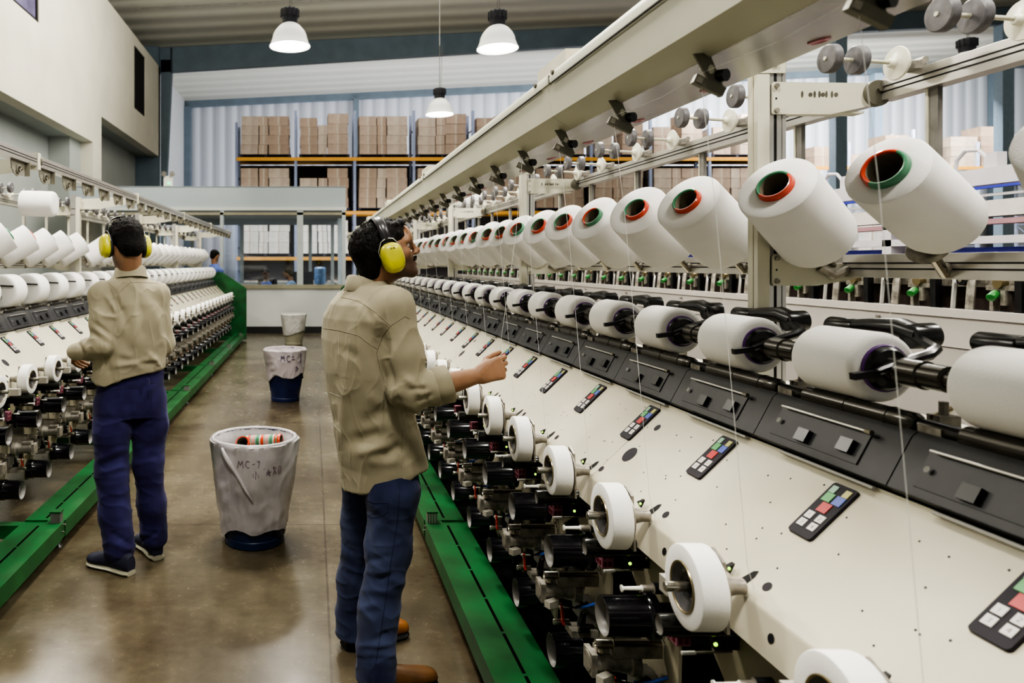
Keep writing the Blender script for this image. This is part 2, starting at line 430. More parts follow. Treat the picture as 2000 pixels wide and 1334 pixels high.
KINDS=[('guide_cover',m_guide,0),('edge_strip',m_strip,0),('drive_roller',m_roller,0),('cradle_arm',m_cradle,0),('arm_base',m_armbase,0),('swivel_joint',m_link,0),('cradle_handle',m_handle,0),('chuck',m_chuck,0),
 ('upper_godet',m_upper_godet,0),('lower_godet',m_lower_godet,0),('contact_roller',m_contact,0),('roll_shaft',m_shaft,0),('sensor_box',m_box,0),('solenoid',m_solenoid,0),
 ('motor',m_motor,0),('yarn_tensioner',m_tensioner,0),('red_lever',m_lever,0),('blue_hose',m_hose,0),('ceramic_pin',m_guidepin,0),('yarn_sensor',m_stick,0),('connector_block',m_conn,0),('backing_plate',m_plate,0)]
def rail(b, x, y0, y1, z0, z1, w=.045):
    b.box((x-w/2,y0,z0),(x+w/2,y1,z1),alu)
    h=z1-z0
    for s in (-1,1):
        for t in (.38,.62): b.box((x+s*w/2-.0012,y0,z0+h*t-.0022),(x+s*w/2+.0006*s+.0006,y1,z0+h*t+.0022),alud)
    for k in (-1,1): b.rcyl((x,y0,z0+.004 if k<0 else z1-.004),(x,y1,z0+.004 if k<0 else z1-.004),w*.42,alu,12,e=.001) if False else None
def build_machine(root, ys, yA, yB, posts, beam_x0, stubs, duct, endy, seams, side):
    """ys keypad positions, yA..yB extent in machine coordinates"""
    rnd=random.Random(3)
    for i,y in enumerate(ys):
        near=(side=='R' and i<12)
        kp=link('keypad', shared('kp',keypad_base), root, (1.0,y,1.014))
        if near:
            for k in range(9): link('key_button', shared('key%d'%k, lambda k=k:key_mesh(k)), kp)
        else: link('key_buttons', shared('keys',keys_all), kp)
        for nm,fn,_ in KINDS:
            if side=='L' and nm in ('cradle_handle',): link(nm, shared('handleL',m_handleL), root, (0,y,0)); continue
            link(nm, shared(nm,fn), root, (0,y,0))
        if side=='R': link('chuck', shared('chuck2',m_chuck2), root, (0,y,0))
        if duct:
            link('thread_hook', shared('hook',m_hook), root, (0,y-.03,0)); link('ceramic_eyelet', shared('eye',m_eyelet), root, (0,y+.0,0))
        else:
            link('hook_bracket', shared('lbr',m_lbracket), root, (0,y+.0,0))
    # sloped front panels
    for a,c in zip(seams[:-1],seams[1:]):
        b=MB(); g=.0015
        b.prism([(1.060,1.080),(1.052,1.083),(1.046,1.0585),(.8405,.8597),(.8375,.856),(.8360,.850),(.8165,.788),(.83,.786),(.85,.845),(1.06,1.055)],a+g,c-g,cream)
        rn=random.Random(int(a*10))
        for y in ys:
            if a<y<c:
                b.disc(pan(-.186,y-.036),NR,.0105,kpad,16)
                b.disc(Vector((.8275,y-.11,.824)),(-.957,0,.29),.009,kpad,14,th=.001)
                for (u,v) in ((.045,.055),(.005,-.05),(.03,.14),(-.03,.13),(-.09,.04),(-.1,.09),(-.11,.08),(-.15,-.02),(-.13,.18),(-.06,-.1),(.02,.2),(-.17,.12),(-.2,.02)):
                    b.disc(pan(u+rn.uniform(-.01,.01),y+v),NR,.0022,kpad,8)
                # slot for the roll shaft, with a small lit sensor beside it
                s0=pan(-.235,y-.012); 
                b.add([pan(-.2215,y+.036,.0008),pan(-.2215,y+.010,.0008),pan(-.185,y+.004,.0008),pan(-.170,y+.008,.0008),pan(-.176,y+.018,.0008)],[(0,1,2,3,4)],alud)
                b.prism([(.845,.872),(.838,.885),(.855,.893)],y+.05,y+.062,blackp); b.ball(Vector((.842,y+.049,.884)),.003,ledg,8)
        yy=c-.068
        b.disc(pan(-.1025,yy),NR,.027,kpad,28,ry=.027)
        b.disc(pan(.01,yy),NR,.012,kpad,20)
        b.obj('front_panel', root)
    # base beam in green steel
    x0=beam_x0; x1=x0+.212
    edges=[yA]+[s for s in stubs if yA<s<yB]+[yB]
    for a,c in zip(edges[:-1],edges[1:]):
        b=MB(); b.box((x0,a+.025,.065),(x1,c-.025,.15),green)
        n=int((c-a)/.28)
        for k in range(n):
            yk=a+.06+k*(c-a-.1)/n
            b.box((x0+.104,yk,.1502),(x0+.116,yk+(c-a)/n-.03,.1508),slotm)
        for k in range(int((c-a)/.4)):
            pass
        b.obj('base_beam', root, bevel=.002)
    for s in stubs:
        if not (yA<s<yB): continue
        b=MB(); b.box((x0+.004,s-.024,.066),(x0+.09,s+.024,.149),green)
        b.box((x0+.012,s-.022,.149),(x0+.062,s+.022,.205),midg)
        for k in range(3): b.box((x0+.018+.014*k,s-.0235,.149),(x0+.026+.014*k,s-.0215,.2),alu)
        b.box((x0+.008,s-.026,.203),(x0+.066,s+.026,.209),green)
        for k in (-1,1): b.cyl((x0-.006,s+.012*k+.0,.13-.03*(k+1)/2),(x0+.01,s+.012*k,.13-.03*(k+1)/2),.006,steel,8)
        b.obj('beam_coupling', root)
        b=MB(); b.box((x0+.09,s-.03,.07),(2.0,s+.03,.14),green); b.obj('cross_member', root)
        b=MB(); b.cyl((x0+.06,s-.06,.0),(x0+.06,s-.06,.018),.035,blackp,18,r2=.02); b.cyl((x0+.06,s-.06,.015),(x0+.06,s-.06,.068),.01,steel,10)
        b.obj('levelling_foot', root)
    # body behind the heads
    b=MB(); b.box((1.16,yA,1.06),(1.62,yB,1.10),cream2); b.box((.93,yA,.80),(1.16,yB,.84),darkg); b.box((1.14,yA,.84),(1.16,yB,1.06),darkg)
    b.obj('machine_deck', root)
    b=MB(); 
    y=yA+.6
    while y<yB: 
        b.box((1.30,y-.05,.14),(1.42,y+.05,1.06),midg); y+=2.06
    b.obj('frame_leg', root)
    b=MB(); b.box((.90,yA,.36),(.96,yB,.42),steelw); b.box((.90,yA,.70),(.97,yB,.78),midg); b.obj('drive_rail', root)
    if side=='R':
        b=MB(); b.box((.95,yA,.02),(.96,yB,.80),mat('shade_black',(.006,.006,.006),.9,spec=.1)); b.box((.805,yA,.02),(.95,yB,.03),MATS['shade_black']); b.obj('shade_sheet', root)  # black sheets added to stand in for the shade under the machine
    # end plate
    b=MB(); b.prism([(x0-.02,.03),(x0-.02,1.02),(.95,1.335),(2.0,1.335),(2.0,.03)],endy-.02,endy+.02,green); b.obj('end_plate', root)
    # posts and brackets
    for p in posts:
        b=MB(); b.box((1.290,p-.024,1.08),(1.325,p+.024,2.10),cream2); b.box((1.325,p-.020,1.08),(1.375,p+.022,2.12),alu)
        b.box((1.340,p-.0212,1.08),(1.347,p-.0195,2.11),alud); b.box((1.362,p-.0212,1.08),(1.364,p-.0195,2.11),midg)
        b.box((1.2885,p-.004,1.2),(1.2895,p+.004,2.08),cream)
        b.obj('post', root)
        b=MB(); yf=p-.028
        b.prism([(1.330,1.936),(1.333,1.932),(1.50,1.932),(1.62,1.958),(1.62,2.022),(1.335,2.026),(1.330,2.02)],yf,yf+.005,cream2)
        for z in (1.943,2.014): b.cyl((1.341,yf,z),(1.341,yf-.008,z),.007,steelw,6)
        b.disc((1.341,yf-.0005,1.978),(0,-1,0),.003,alud,10)
        for x in (1.416,1.452,1.466,1.486,1.502): b.disc((x,yf-.0005,1.99),(0,-1,0),.0035,hookm,12,ry=.0095,uax=(1,0,0))
        for x in (1.44,1.476,1.514): b.disc((x,yf-.0005,1.989),(0,-1,0),.006,hookm,14)
        b.box((1.335,p-.022,1.936),(1.60,p+.022,1.942),cream2)
        b.lathe((1.630,yf-.012,1.992),(0,1,0),[(0,.036),(.003,.038),(.02,.038)],hookm,24); b.cyl((1.632,yf-.012,2.002),(1.632,yf-.02,2.002),.009,hookm,6)
        b.obj('upper_bracket', root)
        b=MB(); b.prism([(1.330,1.444),(1.334,1.436),(1.46,1.436),(1.60,1.462),(1.56,1.50),(1.50,1.50),(1.43,1.528),(1.334,1.528),(1.330,1.52)],yf,yf+.005,cream2)
        for z in (1.449,1.515): b.cyl((1.342,yf,z),(1.342,yf-.008,z),.007,steelw,6)
        b.disc((1.342,yf-.0005,1.482),(0,-1,0),.003,alud,10)
        b.tube([(1.46,yf-.008,1.49),(1.50,yf-.01,1.466),(1.53,yf-.01,1.478),(1.56,yf-.008,1.49)],.013,steelw,8)
        b.obj('lower_bracket', root)
        b=MB()
        if duct:
            b.prism([(1.37,2.10),(1.37,2.052),(1.29,2.052),(1.0,1.965),(.9,1.965),(.9,2.10)],p-.026,p-.02,cream2)
            for z in (2.078,): b.cyl((1.341,p-.026,z),(1.341,p-.034,z),.007,steelw,6)
        else:
            b.prism([(1.37,2.08),(1.37,1.98),(1.1,2.0),(.83,2.04),(.83,2.09),(.86,2.11)],p-.026,p-.02,cream2)
            b.box((1.1,p-.026,1.99),(1.37,p+.022,1.996),cream2)
        b.obj('top_bracket', root)
    # rails
    P=[yA]+list(posts)+[yB]
    for a,c in zip(P[:-1],P[1:]):
        if c-a<.1: continue
        b=MB(); rail(b,1.66,a+.01,c-.02,1.970,2.030); b.obj('upper_rail', root, bevel=.003)
        b=MB(); rail(b,1.565,a+.01,c-.02,1.462,1.526,.05); b.obj('lower_rail', root, bevel=.003)
        y=a+.35
        while y<c-.1:
            b=MB(); b.box((1.655,y-.018,1.50),(1.668,y+.018,1.98),midg); b.box((1.652,y+.010,1.50),(1.672,y+.019,1.98),cream2); b.obj('rail_strut', root); y+=.62
        if duct:
            for q in ():
                pass
        else:
            b=MB(); rail(b,.80,a+.015,c-.015,2.058,2.120,.05); b.obj('front_rail', root, bevel=.003)
            b=MB(); b.box((.768,c-.03,2.04),(.835,c+.015,2.135),cream2); b.lathe((.80,c-.045,2.09),(0,1,0),[(0,.036),(.004,.039),(.02,.039)],hookm,24); b.obj('rail_clamp', root)
    if duct:
        J=[yA]+[p for p in posts]+[yB]
        for a,c in zip(J[:-1],J[1:]):
            b=MB()
            b.prism([(.684,2.036),(.6855,2.022),(.690,2.022),(.7035,1.931),(.758,1.8945),(.762,1.8945),(.80,1.925),(1.1,1.98),(1.1,2.02),(.95,2.06),(.70,2.06),(.688,2.05)],a+.001,c-.001,ductm)
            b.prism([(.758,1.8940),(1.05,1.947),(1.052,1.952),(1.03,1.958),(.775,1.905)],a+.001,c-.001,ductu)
            b.box((.6835,a+.05,2.017),(.6865,c-.05,2.0195),alud)
            b.obj('overhead_duct', root)
            b=MB(); b.box((.70,c-.12,2.058),(.78,c+.13,2.095),mat('warm_cover',(.62,.58,.45),.4)); b.cyl((.688,c-.06,2.045),(.680,c-.06,2.045),.007,hookm,8)
            b.cyl((.688,c+.1,2.045),(.680,c+.1,2.045),.007,hookm,8); b.box((.683,c-.03,2.02),(.69,c-.02,2.045),hookm)
            b.obj('duct_joint_cover', root)
    # overhead parts: tension weights & pegs
    for k,y in enumerate(ys):
        yy=y+.18+(.025 if k%2 else -.02)
        link('tension_weight', shared('wt',m_weights), root, (0,yy,0)); link('ivory_disc', shared('wd',m_wdisc), root, (0,yy,0))
# instanced things that rest on the machine
def m_winding(r):
    b=MB(); L=.265
    prof=[(.0012,.046),(.0,.050),(.0,r-.008),(.002,r-.002),(.007,r),(L*.5,r+.001),(L-.03,r),(L-.012,r-.006),(L-.003,r-.018),(L,r-.03),(L,.04)]
    b.lathe((0,0,0),(0,0,1),prof,yarn,48,cap0=False,cap1=True)
    return b.mesh('yarn_winding')
def m_cone(ang):
    t=MB(); n=36; vs=[]; prof=[(.02,.048),(-.006,.0475),(-.0135,.0455),(-.0155,.042),(-.0145,.0385),(-.010,.0365),(.24,.034)]
    for (tt,rr) in prof:
        for i in range(n):
            a=2*PI*i/n; vs.append((rr*math.cos(a),rr*math.sin(a),tt))
    base=0; t.v=[tuple(v) for v in vs]
    for j in range(len(prof)-1):
        for i in range(n):
            k=(i+1)%n
            a=2*PI*(i+.5)/n
            half=math.cos(a-ang)>0
            m=tin if j>=5 else (tred if half else tgrn)
            t.f.append((j*n+i,j*n+k,(j+1)*n+k,(j+1)*n+i)); t.m.append(t.mi(m))
    t.f.append(tuple(6*n+i for i in range(n))); t.m.append(t.mi(tin))
    return t.mesh('tube')
CONE_VARS=[m_cone(a) for a in (2.4,-.3,2.9,2.2,1.0,-.6)]
def place_cone(front, axis, label, group, var=0, r=.113, name='yarn_cone', sc=1.0):
    q=Vector((0,0,1)).rotation_difference(Vector(axis))
    e=empty(name, front); e.rotation_mode='QUATERNION'; e.rotation_quaternion=q; e.scale=(sc,sc,sc)
    tag(e,label,'yarn cone',group)
    me=shared('wind%.3f'%r,lambda:m_winding(r)); mt=CONE_VARS[var]
    link('yarn_winding',me,e); link('tube',mt,e)
    return e
def m_package():
    b=MB(); r=.0705; L=.185
    b.lathe((0,0,0),(0,1,0),[(.0,.04),(.0,r-.014),(.002,r-.008),(.007,r-.0025),(.014,r),(L-.014,r),(L-.007,r-.0025),(L-.002,r-.008),(L,r-.014),(L,.03)],yarnb,48,cap0=True,cap1=True)
    return b.mesh('yarn_winding')
def m_pring():
    b=MB(); b.lathe((0,-.0005,0),(0,-1,0),[(-.003,.0475),(.004,.0475),(.006,.046),(.006,.040)],purple,32,cap1=False,cap0=False)
    return b.mesh('purple_tube_end')
def place_package(loc, rz, label, group, s=1.0):
    e=empty('yarn_package', loc, rz); tag(e,label,'yarn package',group); e.scale=(s,1,s)
    link('yarn_winding', shared('pk',m_package), e); link('purple_tube_end', shared('pr',m_pring), e)
    return e
def m_roll(w=.052,r=.079):
    b=MB(); b.lathe((0,0,0),(1,0,0),[(0,.0485),(.0,r-.004),(.0015,r-.0012),(.004,r),(w-.004,r),(w-.0012,r-.001),(w,r-.004),(w,.0485)],yarnb,56,cap0=False,cap1=False)
    return b.mesh('white_winding')
def m_hub():
    b=MB(); b.lathe((0,0,0),(1,0,0),[(-.001,.0487),(-.003,.0480),(-.003,.046),(-.001,.0445,mat('hub_grey',(.055,.052,.055),.4)),(.004,.030,MATS['hub_grey']),(.008,.026,mat('hub_dark',(.02,.02,.022),.35)),(.012,.012,MATS['hub_dark']),(.045,.012),(.050,.047)],bronze,40,cap0=False)
    for k in range(3):
        a=2*PI*k/3-.6; b.cyl((.003,.032*math.cos(a),.032*math.sin(a)),(.0065,.032*math.cos(a),.032*math.sin(a)),.005,steel,10)
    return b.mesh('hub')
def place_roll(loc, rz, label, group, s=1.0, name='yarn_roll'):
    e=empty(name, loc, rz); tag(e,label,'yarn roll',group); e.scale=(1,s,s)
    link('white_winding', shared('rl',m_roll), e); link('hub', shared('hb',m_hub), e)
    return e
# ------------------------------------------------------------------ room shell
def floor_mat():
    m=bpy.data.materials.new('polished_concrete'); m.use_nodes=True; nt=m.node_tree; n=nt.nodes; l=nt.links; b=n['Principled BSDF']
    tc=n.new('ShaderNodeTexCoord')
    n1=n.new('ShaderNodeTexNoise'); n1.inputs['Scale'].default_value=1.1; n1.inputs['Detail'].default_value=6; n1.inputs['Roughness'].default_value=.6
    n2=n.new('ShaderNodeTexNoise'); n2.inputs['Scale'].default_value=9; n2.inputs['Detail'].default_value=8; n2.inputs['Roughness'].default_value=.7
    n3=n.new('ShaderNodeTexVoronoi'); n3.inputs['Scale'].default_value=120
    for q in (n1,n2,n3): l.new(tc.outputs['Object'],q.inputs['Vector'])
    r1=n.new('ShaderNodeValToRGB'); e=r1.color_ramp.elements; e[0].position=.38; e[0].color=(.078,.060,.038,1); e[1].position=.64; e[1].color=(.165,.142,.098,1)
    l.new(n1.outputs[0],r1.inputs[0])
    r2=n.new('ShaderNodeValToRGB'); e=r2.color_ramp.elements; e[0].position=.25; e[0].color=(.62,.60,.58,1); e[1].position=.95; e[1].color=(1.3,1.27,1.2,1)
    l.new(n2.outputs[0],r2.inputs[0])
    mx=n.new('ShaderNodeMix'); mx.data_type='RGBA'; mx.blend_type='MULTIPLY'; mx.inputs[0].default_value=1
    l.new(r1.outputs[0],mx.inputs[6]); l.new(r2.outputs[0],mx.inputs[7])
    # lint specks
    r3=n.new('ShaderNodeValToRGB'); e=r3.color_ramp.elements; e[0].position=.0; e[0].color=(1,1,1,1); e[1].position=.035; e[1].color=(0,0,0,1)
    l.new(n3.outputs['Distance'],r3.inputs[0])
    gt=n.new('ShaderNodeMath'); gt.operation='GREATER_THAN'; gt.inputs[1].default_value=.82; l.new(n3.outputs['Color'],gt.inputs[0])
    ml=n.new('ShaderNodeMath'); ml.operation='MULTIPLY'; l.new(r3.outputs[0],ml.inputs[0]); l.new(gt.outputs[0],ml.inputs[1])
    m2=n.new('ShaderNodeMix'); m2.data_type='RGBA'; l.new(ml.outputs[0],m2.inputs[0]); l.new(mx.outputs[2],m2.inputs[6]); m2.inputs[7].default_value=(.26,.25,.2,1)
    # slab joints
    mp=n.new('ShaderNodeMapping'); l.new(tc.outputs['Object'],mp.inputs[0]); mp.inputs['Location'].default_value=(-.07,-.61,0)
    br=n.new('ShaderNodeTexBrick'); br.offset=0; br.inputs['Scale'].default_value=1; br.inputs['Brick Width'].default_value=4.2; br.inputs['Row Height'].default_value=3.6; br.inputs['Mortar Size'].default_value=.006; br.inputs['Mortar Smooth'].default_value=.3
    br.inputs['Color1'].default_value=(1,1,1,1); br.inputs['Color2'].default_value=(.86,.88,.84,1); br.inputs['Mortar'].default_value=(.55,.52,.48,1)
    l.new(mp.outputs[0],br.inputs['Vector'])
    m3=n.new('ShaderNodeMix'); m3.data_type='RGBA'; m3.blend_type='MULTIPLY'; m3.inputs[0].default_value=1
    l.new(m2.outputs[2],m3.inputs[6]); l.new(br.outputs[0],m3.inputs[7]); l.new(m3.outputs[2],b.inputs['Base Color'])
    rr=n.new('ShaderNodeMapRange'); rr.inputs[3].default_value=.14; rr.inputs[4].default_value=.36; l.new(n2.outputs[0],rr.inputs[0]); l.new(rr.outputs[0],b.inputs['Roughness'])
    b.inputs['Specular IOR Level'].default_value=.5
    bp=n.new('ShaderNodeBump'); bp.inputs['Strength'].default_value=.06; bp.inputs['Distance'].default_value=.01; l.new(n2.outputs[0],bp.inputs['Height']); l.new(bp.outputs[0],b.inputs['Normal'])
    return m
def corr_mat(name,c1,c2,w,axis='X'):
    m=bpy.data.materials.new(name); m.use_nodes=True; nt=m.node_tree; n=nt.nodes; l=nt.links; b=n['Principled BSDF']
    tc=n.new('ShaderNodeTexCoord'); wv=n.new('ShaderNodeTexWave'); wv.wave_type='BANDS'; wv.bands_direction=axis; wv.inputs['Scale'].default_value=w; l.new(tc.outputs['Object'],wv.inputs['Vector'])
    r=n.new('ShaderNodeValToRGB'); e=r.color_ramp.elements; e[0].position=.1; e[0].color=(*c2,1); e[1].position=.3; e[1].color=(*c1,1); l.new(wv.outputs[0],r.inputs[0]); l.new(r.outputs[0],b.inputs['Base Color'])
    b.inputs['Roughness'].default_value=.5
    bp=n.new('ShaderNodeBump'); bp.inputs['Distance'].default_value=.05; l.new(wv.outputs[0],bp.inputs['Height']); l.new(bp.outputs[0],b.inputs['Normal'])
    return m
wallp=mat('cream_plaster',(.60,.57,.48),.8,var=.04,scale=1.2,spec=.2)
wallg=mat('grey_plaster',(.37,.39,.37),.8,var=.04,scale=1.2,spec=.2)
bluep=mat('blue_grey_steel',(.145,.19,.225),.5,var=.08,scale=2)
ltblue=mat('light_blue_column',(.33,.43,.52),.5,var=.05)
officem=mat('office_panel',(.40,.45,.47),.6,var=.03,scale=1)
officew=mat('office_lower_wall',(.58,.60,.58),.6,var=.03,scale=1)
ceilm=corr_mat('ceiling_liner',(.50,.49,.42),(.46,.45,.385),.3,'Y')
backm=corr_mat('corrugated_wall',(.56,.58,.61),(.42,.44,.47),.55,'X')
def zc(x): return 9.3+.048*x
XW=-5.3
b=MB(); b.box((-16,-6,-.1),(34,36,0),floor_mat()); struct(b.obj('floor'))
# ceiling, sloping up to the right
b=MB(); b.prism([(-8,zc(-8)),(34,zc(34)),(34,zc(34)+.1),(-8,zc(-8)+.1)],-6,34.2,ceilm); struct(b.obj('ceiling'))
# back wall
b=MB(); b.prism([(-8,0),(34,0),(34,zc(34)),(-8,zc(-8))],34,34.15,backm); struct(b.obj('wall_back'))
b=MB(); b.prism([(-8,zc(-8)-.3),(34,zc(34)-.3),(34,zc(34)),(-8,zc(-8))],33.8,33.99,bluep); struct(b.obj('trim_1'))
b=MB(); b.box((-5.95,33.6,0),(-5.6,33.99,zc(-5.9)-.3),bluep); b.box((1.9,33.7,5.4),(2.15,33.99,9.1),bluep); struct(b.obj('trim_2'))
# left wall: upper wall with two tall openings below
b=MB()
def wq(y0,y1,z0,z1,x0=XW,x1=XW-.3,m=wallp): b.box((x1,y0,z0),(x0,y1,z1),m)
W1=(12.6,14.2,6.16,8.0); W2=(21.8,23.2,6.14,8.02)
zt=8.32
# faces between and around windows
wq(-6,W1[0],4.44,zt); wq(W1[1],17.7,4.44,zt); wq(W1[0],W1[1],4.44,W1[2]); wq(W1[0],W1[1],W1[3],zt)
wq(17.7,18.4,0,zt); wq(18.4,W2[0],5.2,zt); wq(W2[0],W2[1],5.2,W2[2]); wq(W2[0],W2[1],W2[3],zt); wq(W2[1],25.5,5.2,zt)
struct(b.obj('wall_left'))
b=MB(); b.box((-6.35,-6,0),(-6.1,25.5,9),wallg); b.box((-6.1,16.9,0),(-5.6,17.7,4.44),wallg); b.box((-6.1,25.25,0),(-5.3,25.5,9.0),bluep)
b.box((-6.1,-6,4.44),(-5.6,17.7,4.5),wallg); b.box((-6.1,18.4,5.2),(-5.6,25.4,5.26),wallg); struct(b.obj('wall_recess'))
b=MB(); b.box((-6.2,25.5,0),(-5.9,34,9.1),mat('pale_plaster',(.50,.51,.50),.8,var=.03)); struct(b.obj('wall_side'))
def wall_window(name,W,glassm):
    b=MB(); y0,y1,z0,z1=W; x=XW-.02
    fr=mat('dark_window_frame',(.03,.028,.028),.7,spec=.1)
    b.box((x-.05,y0,z0),(x,y0+.06,z1),fr); b.box((x-.05,y1-.06,z0),(x,y1,z1),fr); b.box((x-.05,y0,z0),(x,y1,z0+.06),fr); b.box((x-.05,y0,z1-.06),(x,y1,z1),fr)
    o=b.obj(name); struct(o)
    g=MB(); g.box((x-.04,y0+.06,z0+.06),(x-.03,y1-.06,z1-.06),glassm)
    if name=='window_2':
        for k in range(14): g.box((x-.03,y0+.08+k*.095,z0+.06),(x-.01,y0+.10+k*.095,z1-.06),fr)
    g.obj('glass',o)
wall_window('window_1',W1,mat('painted_reflection_glass',(.16,.14,.24),.15,var=.35,scale=1.5,emit=(.2,.18,.32),estr=.12))  # purple-grey reflection put into the glass colour and a weak glow
wall_window('window_2',W2,mat('brown_louvre',(.018,.013,.008),.8,spec=.05))
# blue steel frame
b=MB(); YR=25.5
b.prism([(-6.1,zc(-6.1)-.02),(20,zc(20)-.02),(20,zc(20)-.62),(9.5,zc(9.5)-.66),(-4.9,8.19),(-6.1,8.10)],YR,YR+.25,bluep); struct(b.obj('trim_3'))
b=MB(); b.prism([(-5.28,0),(-5.28,8.6),(-4.88,8.6),(-4.9,8.2),(-5.12,3.5),(-5.14,0)],YR,YR+.25,bluep); b.box((-4.93,YR-.03,8.15),(-4.88,YR,9.02),mat('dark_seam',(.03,.04,.05),.5)); struct(b.obj('trim_4'))
b=MB(); b.prism([(20,zc(20)-.02),(34,zc(34)-.02),(34,zc(34)-.62),(20,zc(20)-.62)],YR,YR+.25,bluep); struct(b.obj('trim_5'))
for k,(x,y) in enumerate(((18.4,25.6),(24.2,25.6))):
    b=MB(); b.box((x-.2,y-.15,0),(x+.2,y+.2,zc(x)-.6),ltblue); struct(b.obj('trim_%d'%(6+k)))
for k,x in enumerate((20.6,26.0,31.5)):
    b=MB(); b.box((x-.18,33.6,0),(x+.18,33.95,zc(x)-.3),ltblue if k<2 else bluep); struct(b.obj('trim_%d'%(8+k)))
# conduits on the ceiling
b=MB()
b.tube([(-5,21,zc(-5)-.25),(18,21,zc(18)-.25)],.02,midg,6); tag(b.obj('ceiling_conduit'),'thin grey conduit running under the ceiling above the two near lamps','conduit')
for k,yy in enumerate(()):
    b=MB(); b.tube([(-5.8,yy,zc(-5.8)-.9),(2.0,yy,zc(2.0)-.95)],.03,midg,6)
    for q in range(3): b.cyl((-4+q*2.5,yy,zc(-4+q*2.5)-.9),(-4+q*2.5,yy,zc(-4+q*2.5)),.012,midg,6)
    tag(b.obj('sprinkler_pipe'),'thin dark pipe hung below the far ceiling near the back wall','pipe')
# ------------------------------------------------------------------ office
YO=15.8
def ox(px,Y=YO): return (px-CX)*Y/F
def oz(py,Y=YO): return CH-(py-CY)*Y/F
x0=-5.25; x1=ox(675)
b=MB(); b.box((x0,YO,oz(410)),(x1,YO+.25,oz(365)),officem); b.box((x0,YO-.03,oz(411)),(x1+.02,YO,oz(405)),officew); struct(b.obj('wall_office_fascia'))
b=MB(); b.box((x0,YO,.14),(x1,YO+.15,oz(560)),officew); struct(b.obj('wall_office_front'))
b=MB(); b.box((x0,YO-.02,0),(x1,YO,.145),mat('black_skirting',(.02,.02,.02),.4)); struct(b.obj('baseboard_office'))
b=MB(); frm=mat('window_frame_grey',(.42,.46,.46),.5,var=.03)
for px0,px1 in ((580,592),(668,675),(430,436)): b.box((ox(px0),YO-.02,oz(562)),(ox(px1),YO+.12,oz(410)),frm)
b.box((x0,YO-.03,oz(564)),(x1,YO+.14,oz(556)),mat('sill_taupe',(.30,.28,.20),.5)); b.box((x0,YO-.02,oz(420)),(x1,YO+.12,oz(415)),MATS['sill_taupe'])
ow=b.obj('window_3'); struct(ow)
gl=mat('clear_glass',(.9,.95,1),.02,trans=1.0,spec=.4,var=0)
for a,c in ((436,580),(592,668)):
    b=MB(); b.box((ox(a),YO+.04,oz(556)),(ox(c),YO+.05,oz(420)),gl); b.obj('pane',ow)
b=MB(); b.box((x0,YO,oz(366)),(x1,YO+4.2,oz(364)),officem); b.box((x0,YO+.3,2.70),(x1,YO+4.2,2.76),officew); struct(b.obj('ceiling_office'))
YB2=YO+4.0
b=MB(); b.box((x0,YB2,.0),(x1,YB2+.1,1.0),officew); b.box((x0,YB2,2.55),(x1,YB2+.1,3.1),officem)
for xx in (-3.3,-1.95,-.1,.5): b.box((xx,YB2-.02,1.0),(xx+.09,YB2+.1,2.55),frm)
b.box((x1-.1,YO+.15,0),(x1,YB2,1.0),officew); b.box((x1-.1,YO+1.9,1),(x1,YO+2,2.6),frm); struct(b.obj('wall_office_rear'))
# desk, monitor, cooler
b=MB(); b.box((x0,YO+.16,0),(x1-.11,YB2-.03,.15),officew); struct(b.obj('floor_office'))
b=MB(); b.box((-1.9,17.2,.85),(.3,17.9,.89),mat('desk_wood',(.25,.20,.14),.4)); 
for xx in (-1.88,.26): b.box((xx,17.2,.151),(xx+.04,17.9,.85),midg)
tag(b.obj('office_desk'),'long desk inside the glazed office behind the window sill','desk')
e=empty('water_cooler',(.175,16.6,.151),0,'blue water bottle cooler standing inside the right office window','water cooler')
b=MB(); b.box((-.15,-.15,0),(.15,.15,.86),white); b.obj('cabinet',e)
b=MB(); b.lathe((0,0,.84),(0,0,1),[(0,.04),(.03,.05),(.06,.13),(.14,.135),(.15,.128),(.16,.135),(.26,.135),(.27,.128),(.28,.135),(.40,.135),(.43,.11),(.44,.02)],mat('blue_bottle',(.20,.36,.62),.12,var=.1),20); b.obj('bottle',e)
e=empty('computer_monitor',(-.22,17.5,.891),0.2,'dark computer monitor on the office desk','monitor')
b=MB(); b.box((-.25,-.02,.1),(.25,.02,.42),blackp); b.obj('screen',e); b=MB(); b.box((-.03,0,0),(.03,.03,.15),blackp); b.box((-.1,-.08,0),(.1,.08,.015),blackp); b.obj('stand',e)
e=empty('emergency_light',(ox(326),YO+.1,oz(352)),0,'small white emergency light with green lamp on the office roof edge','emergency light')
b=MB(); b.box((-.08,-.05,-.12),(.1,.05,.1),white); b.obj('housing',e); b=MB(); b.cbox((0.03,-.06,-.06),(.06,.02,.05),mat('exit_green',(.1,.6,.3),.4,emit=(.1,.9,.4),estr=1.5)); b.obj('green_lamp',e)
for k in (-1,1): b=MB(); b.lathe((.02+.08*k,-.02,.14),(.2*k,-1,0),[(0,.04),(.06,.06)],midg,12); b.obj('spot_head',e)
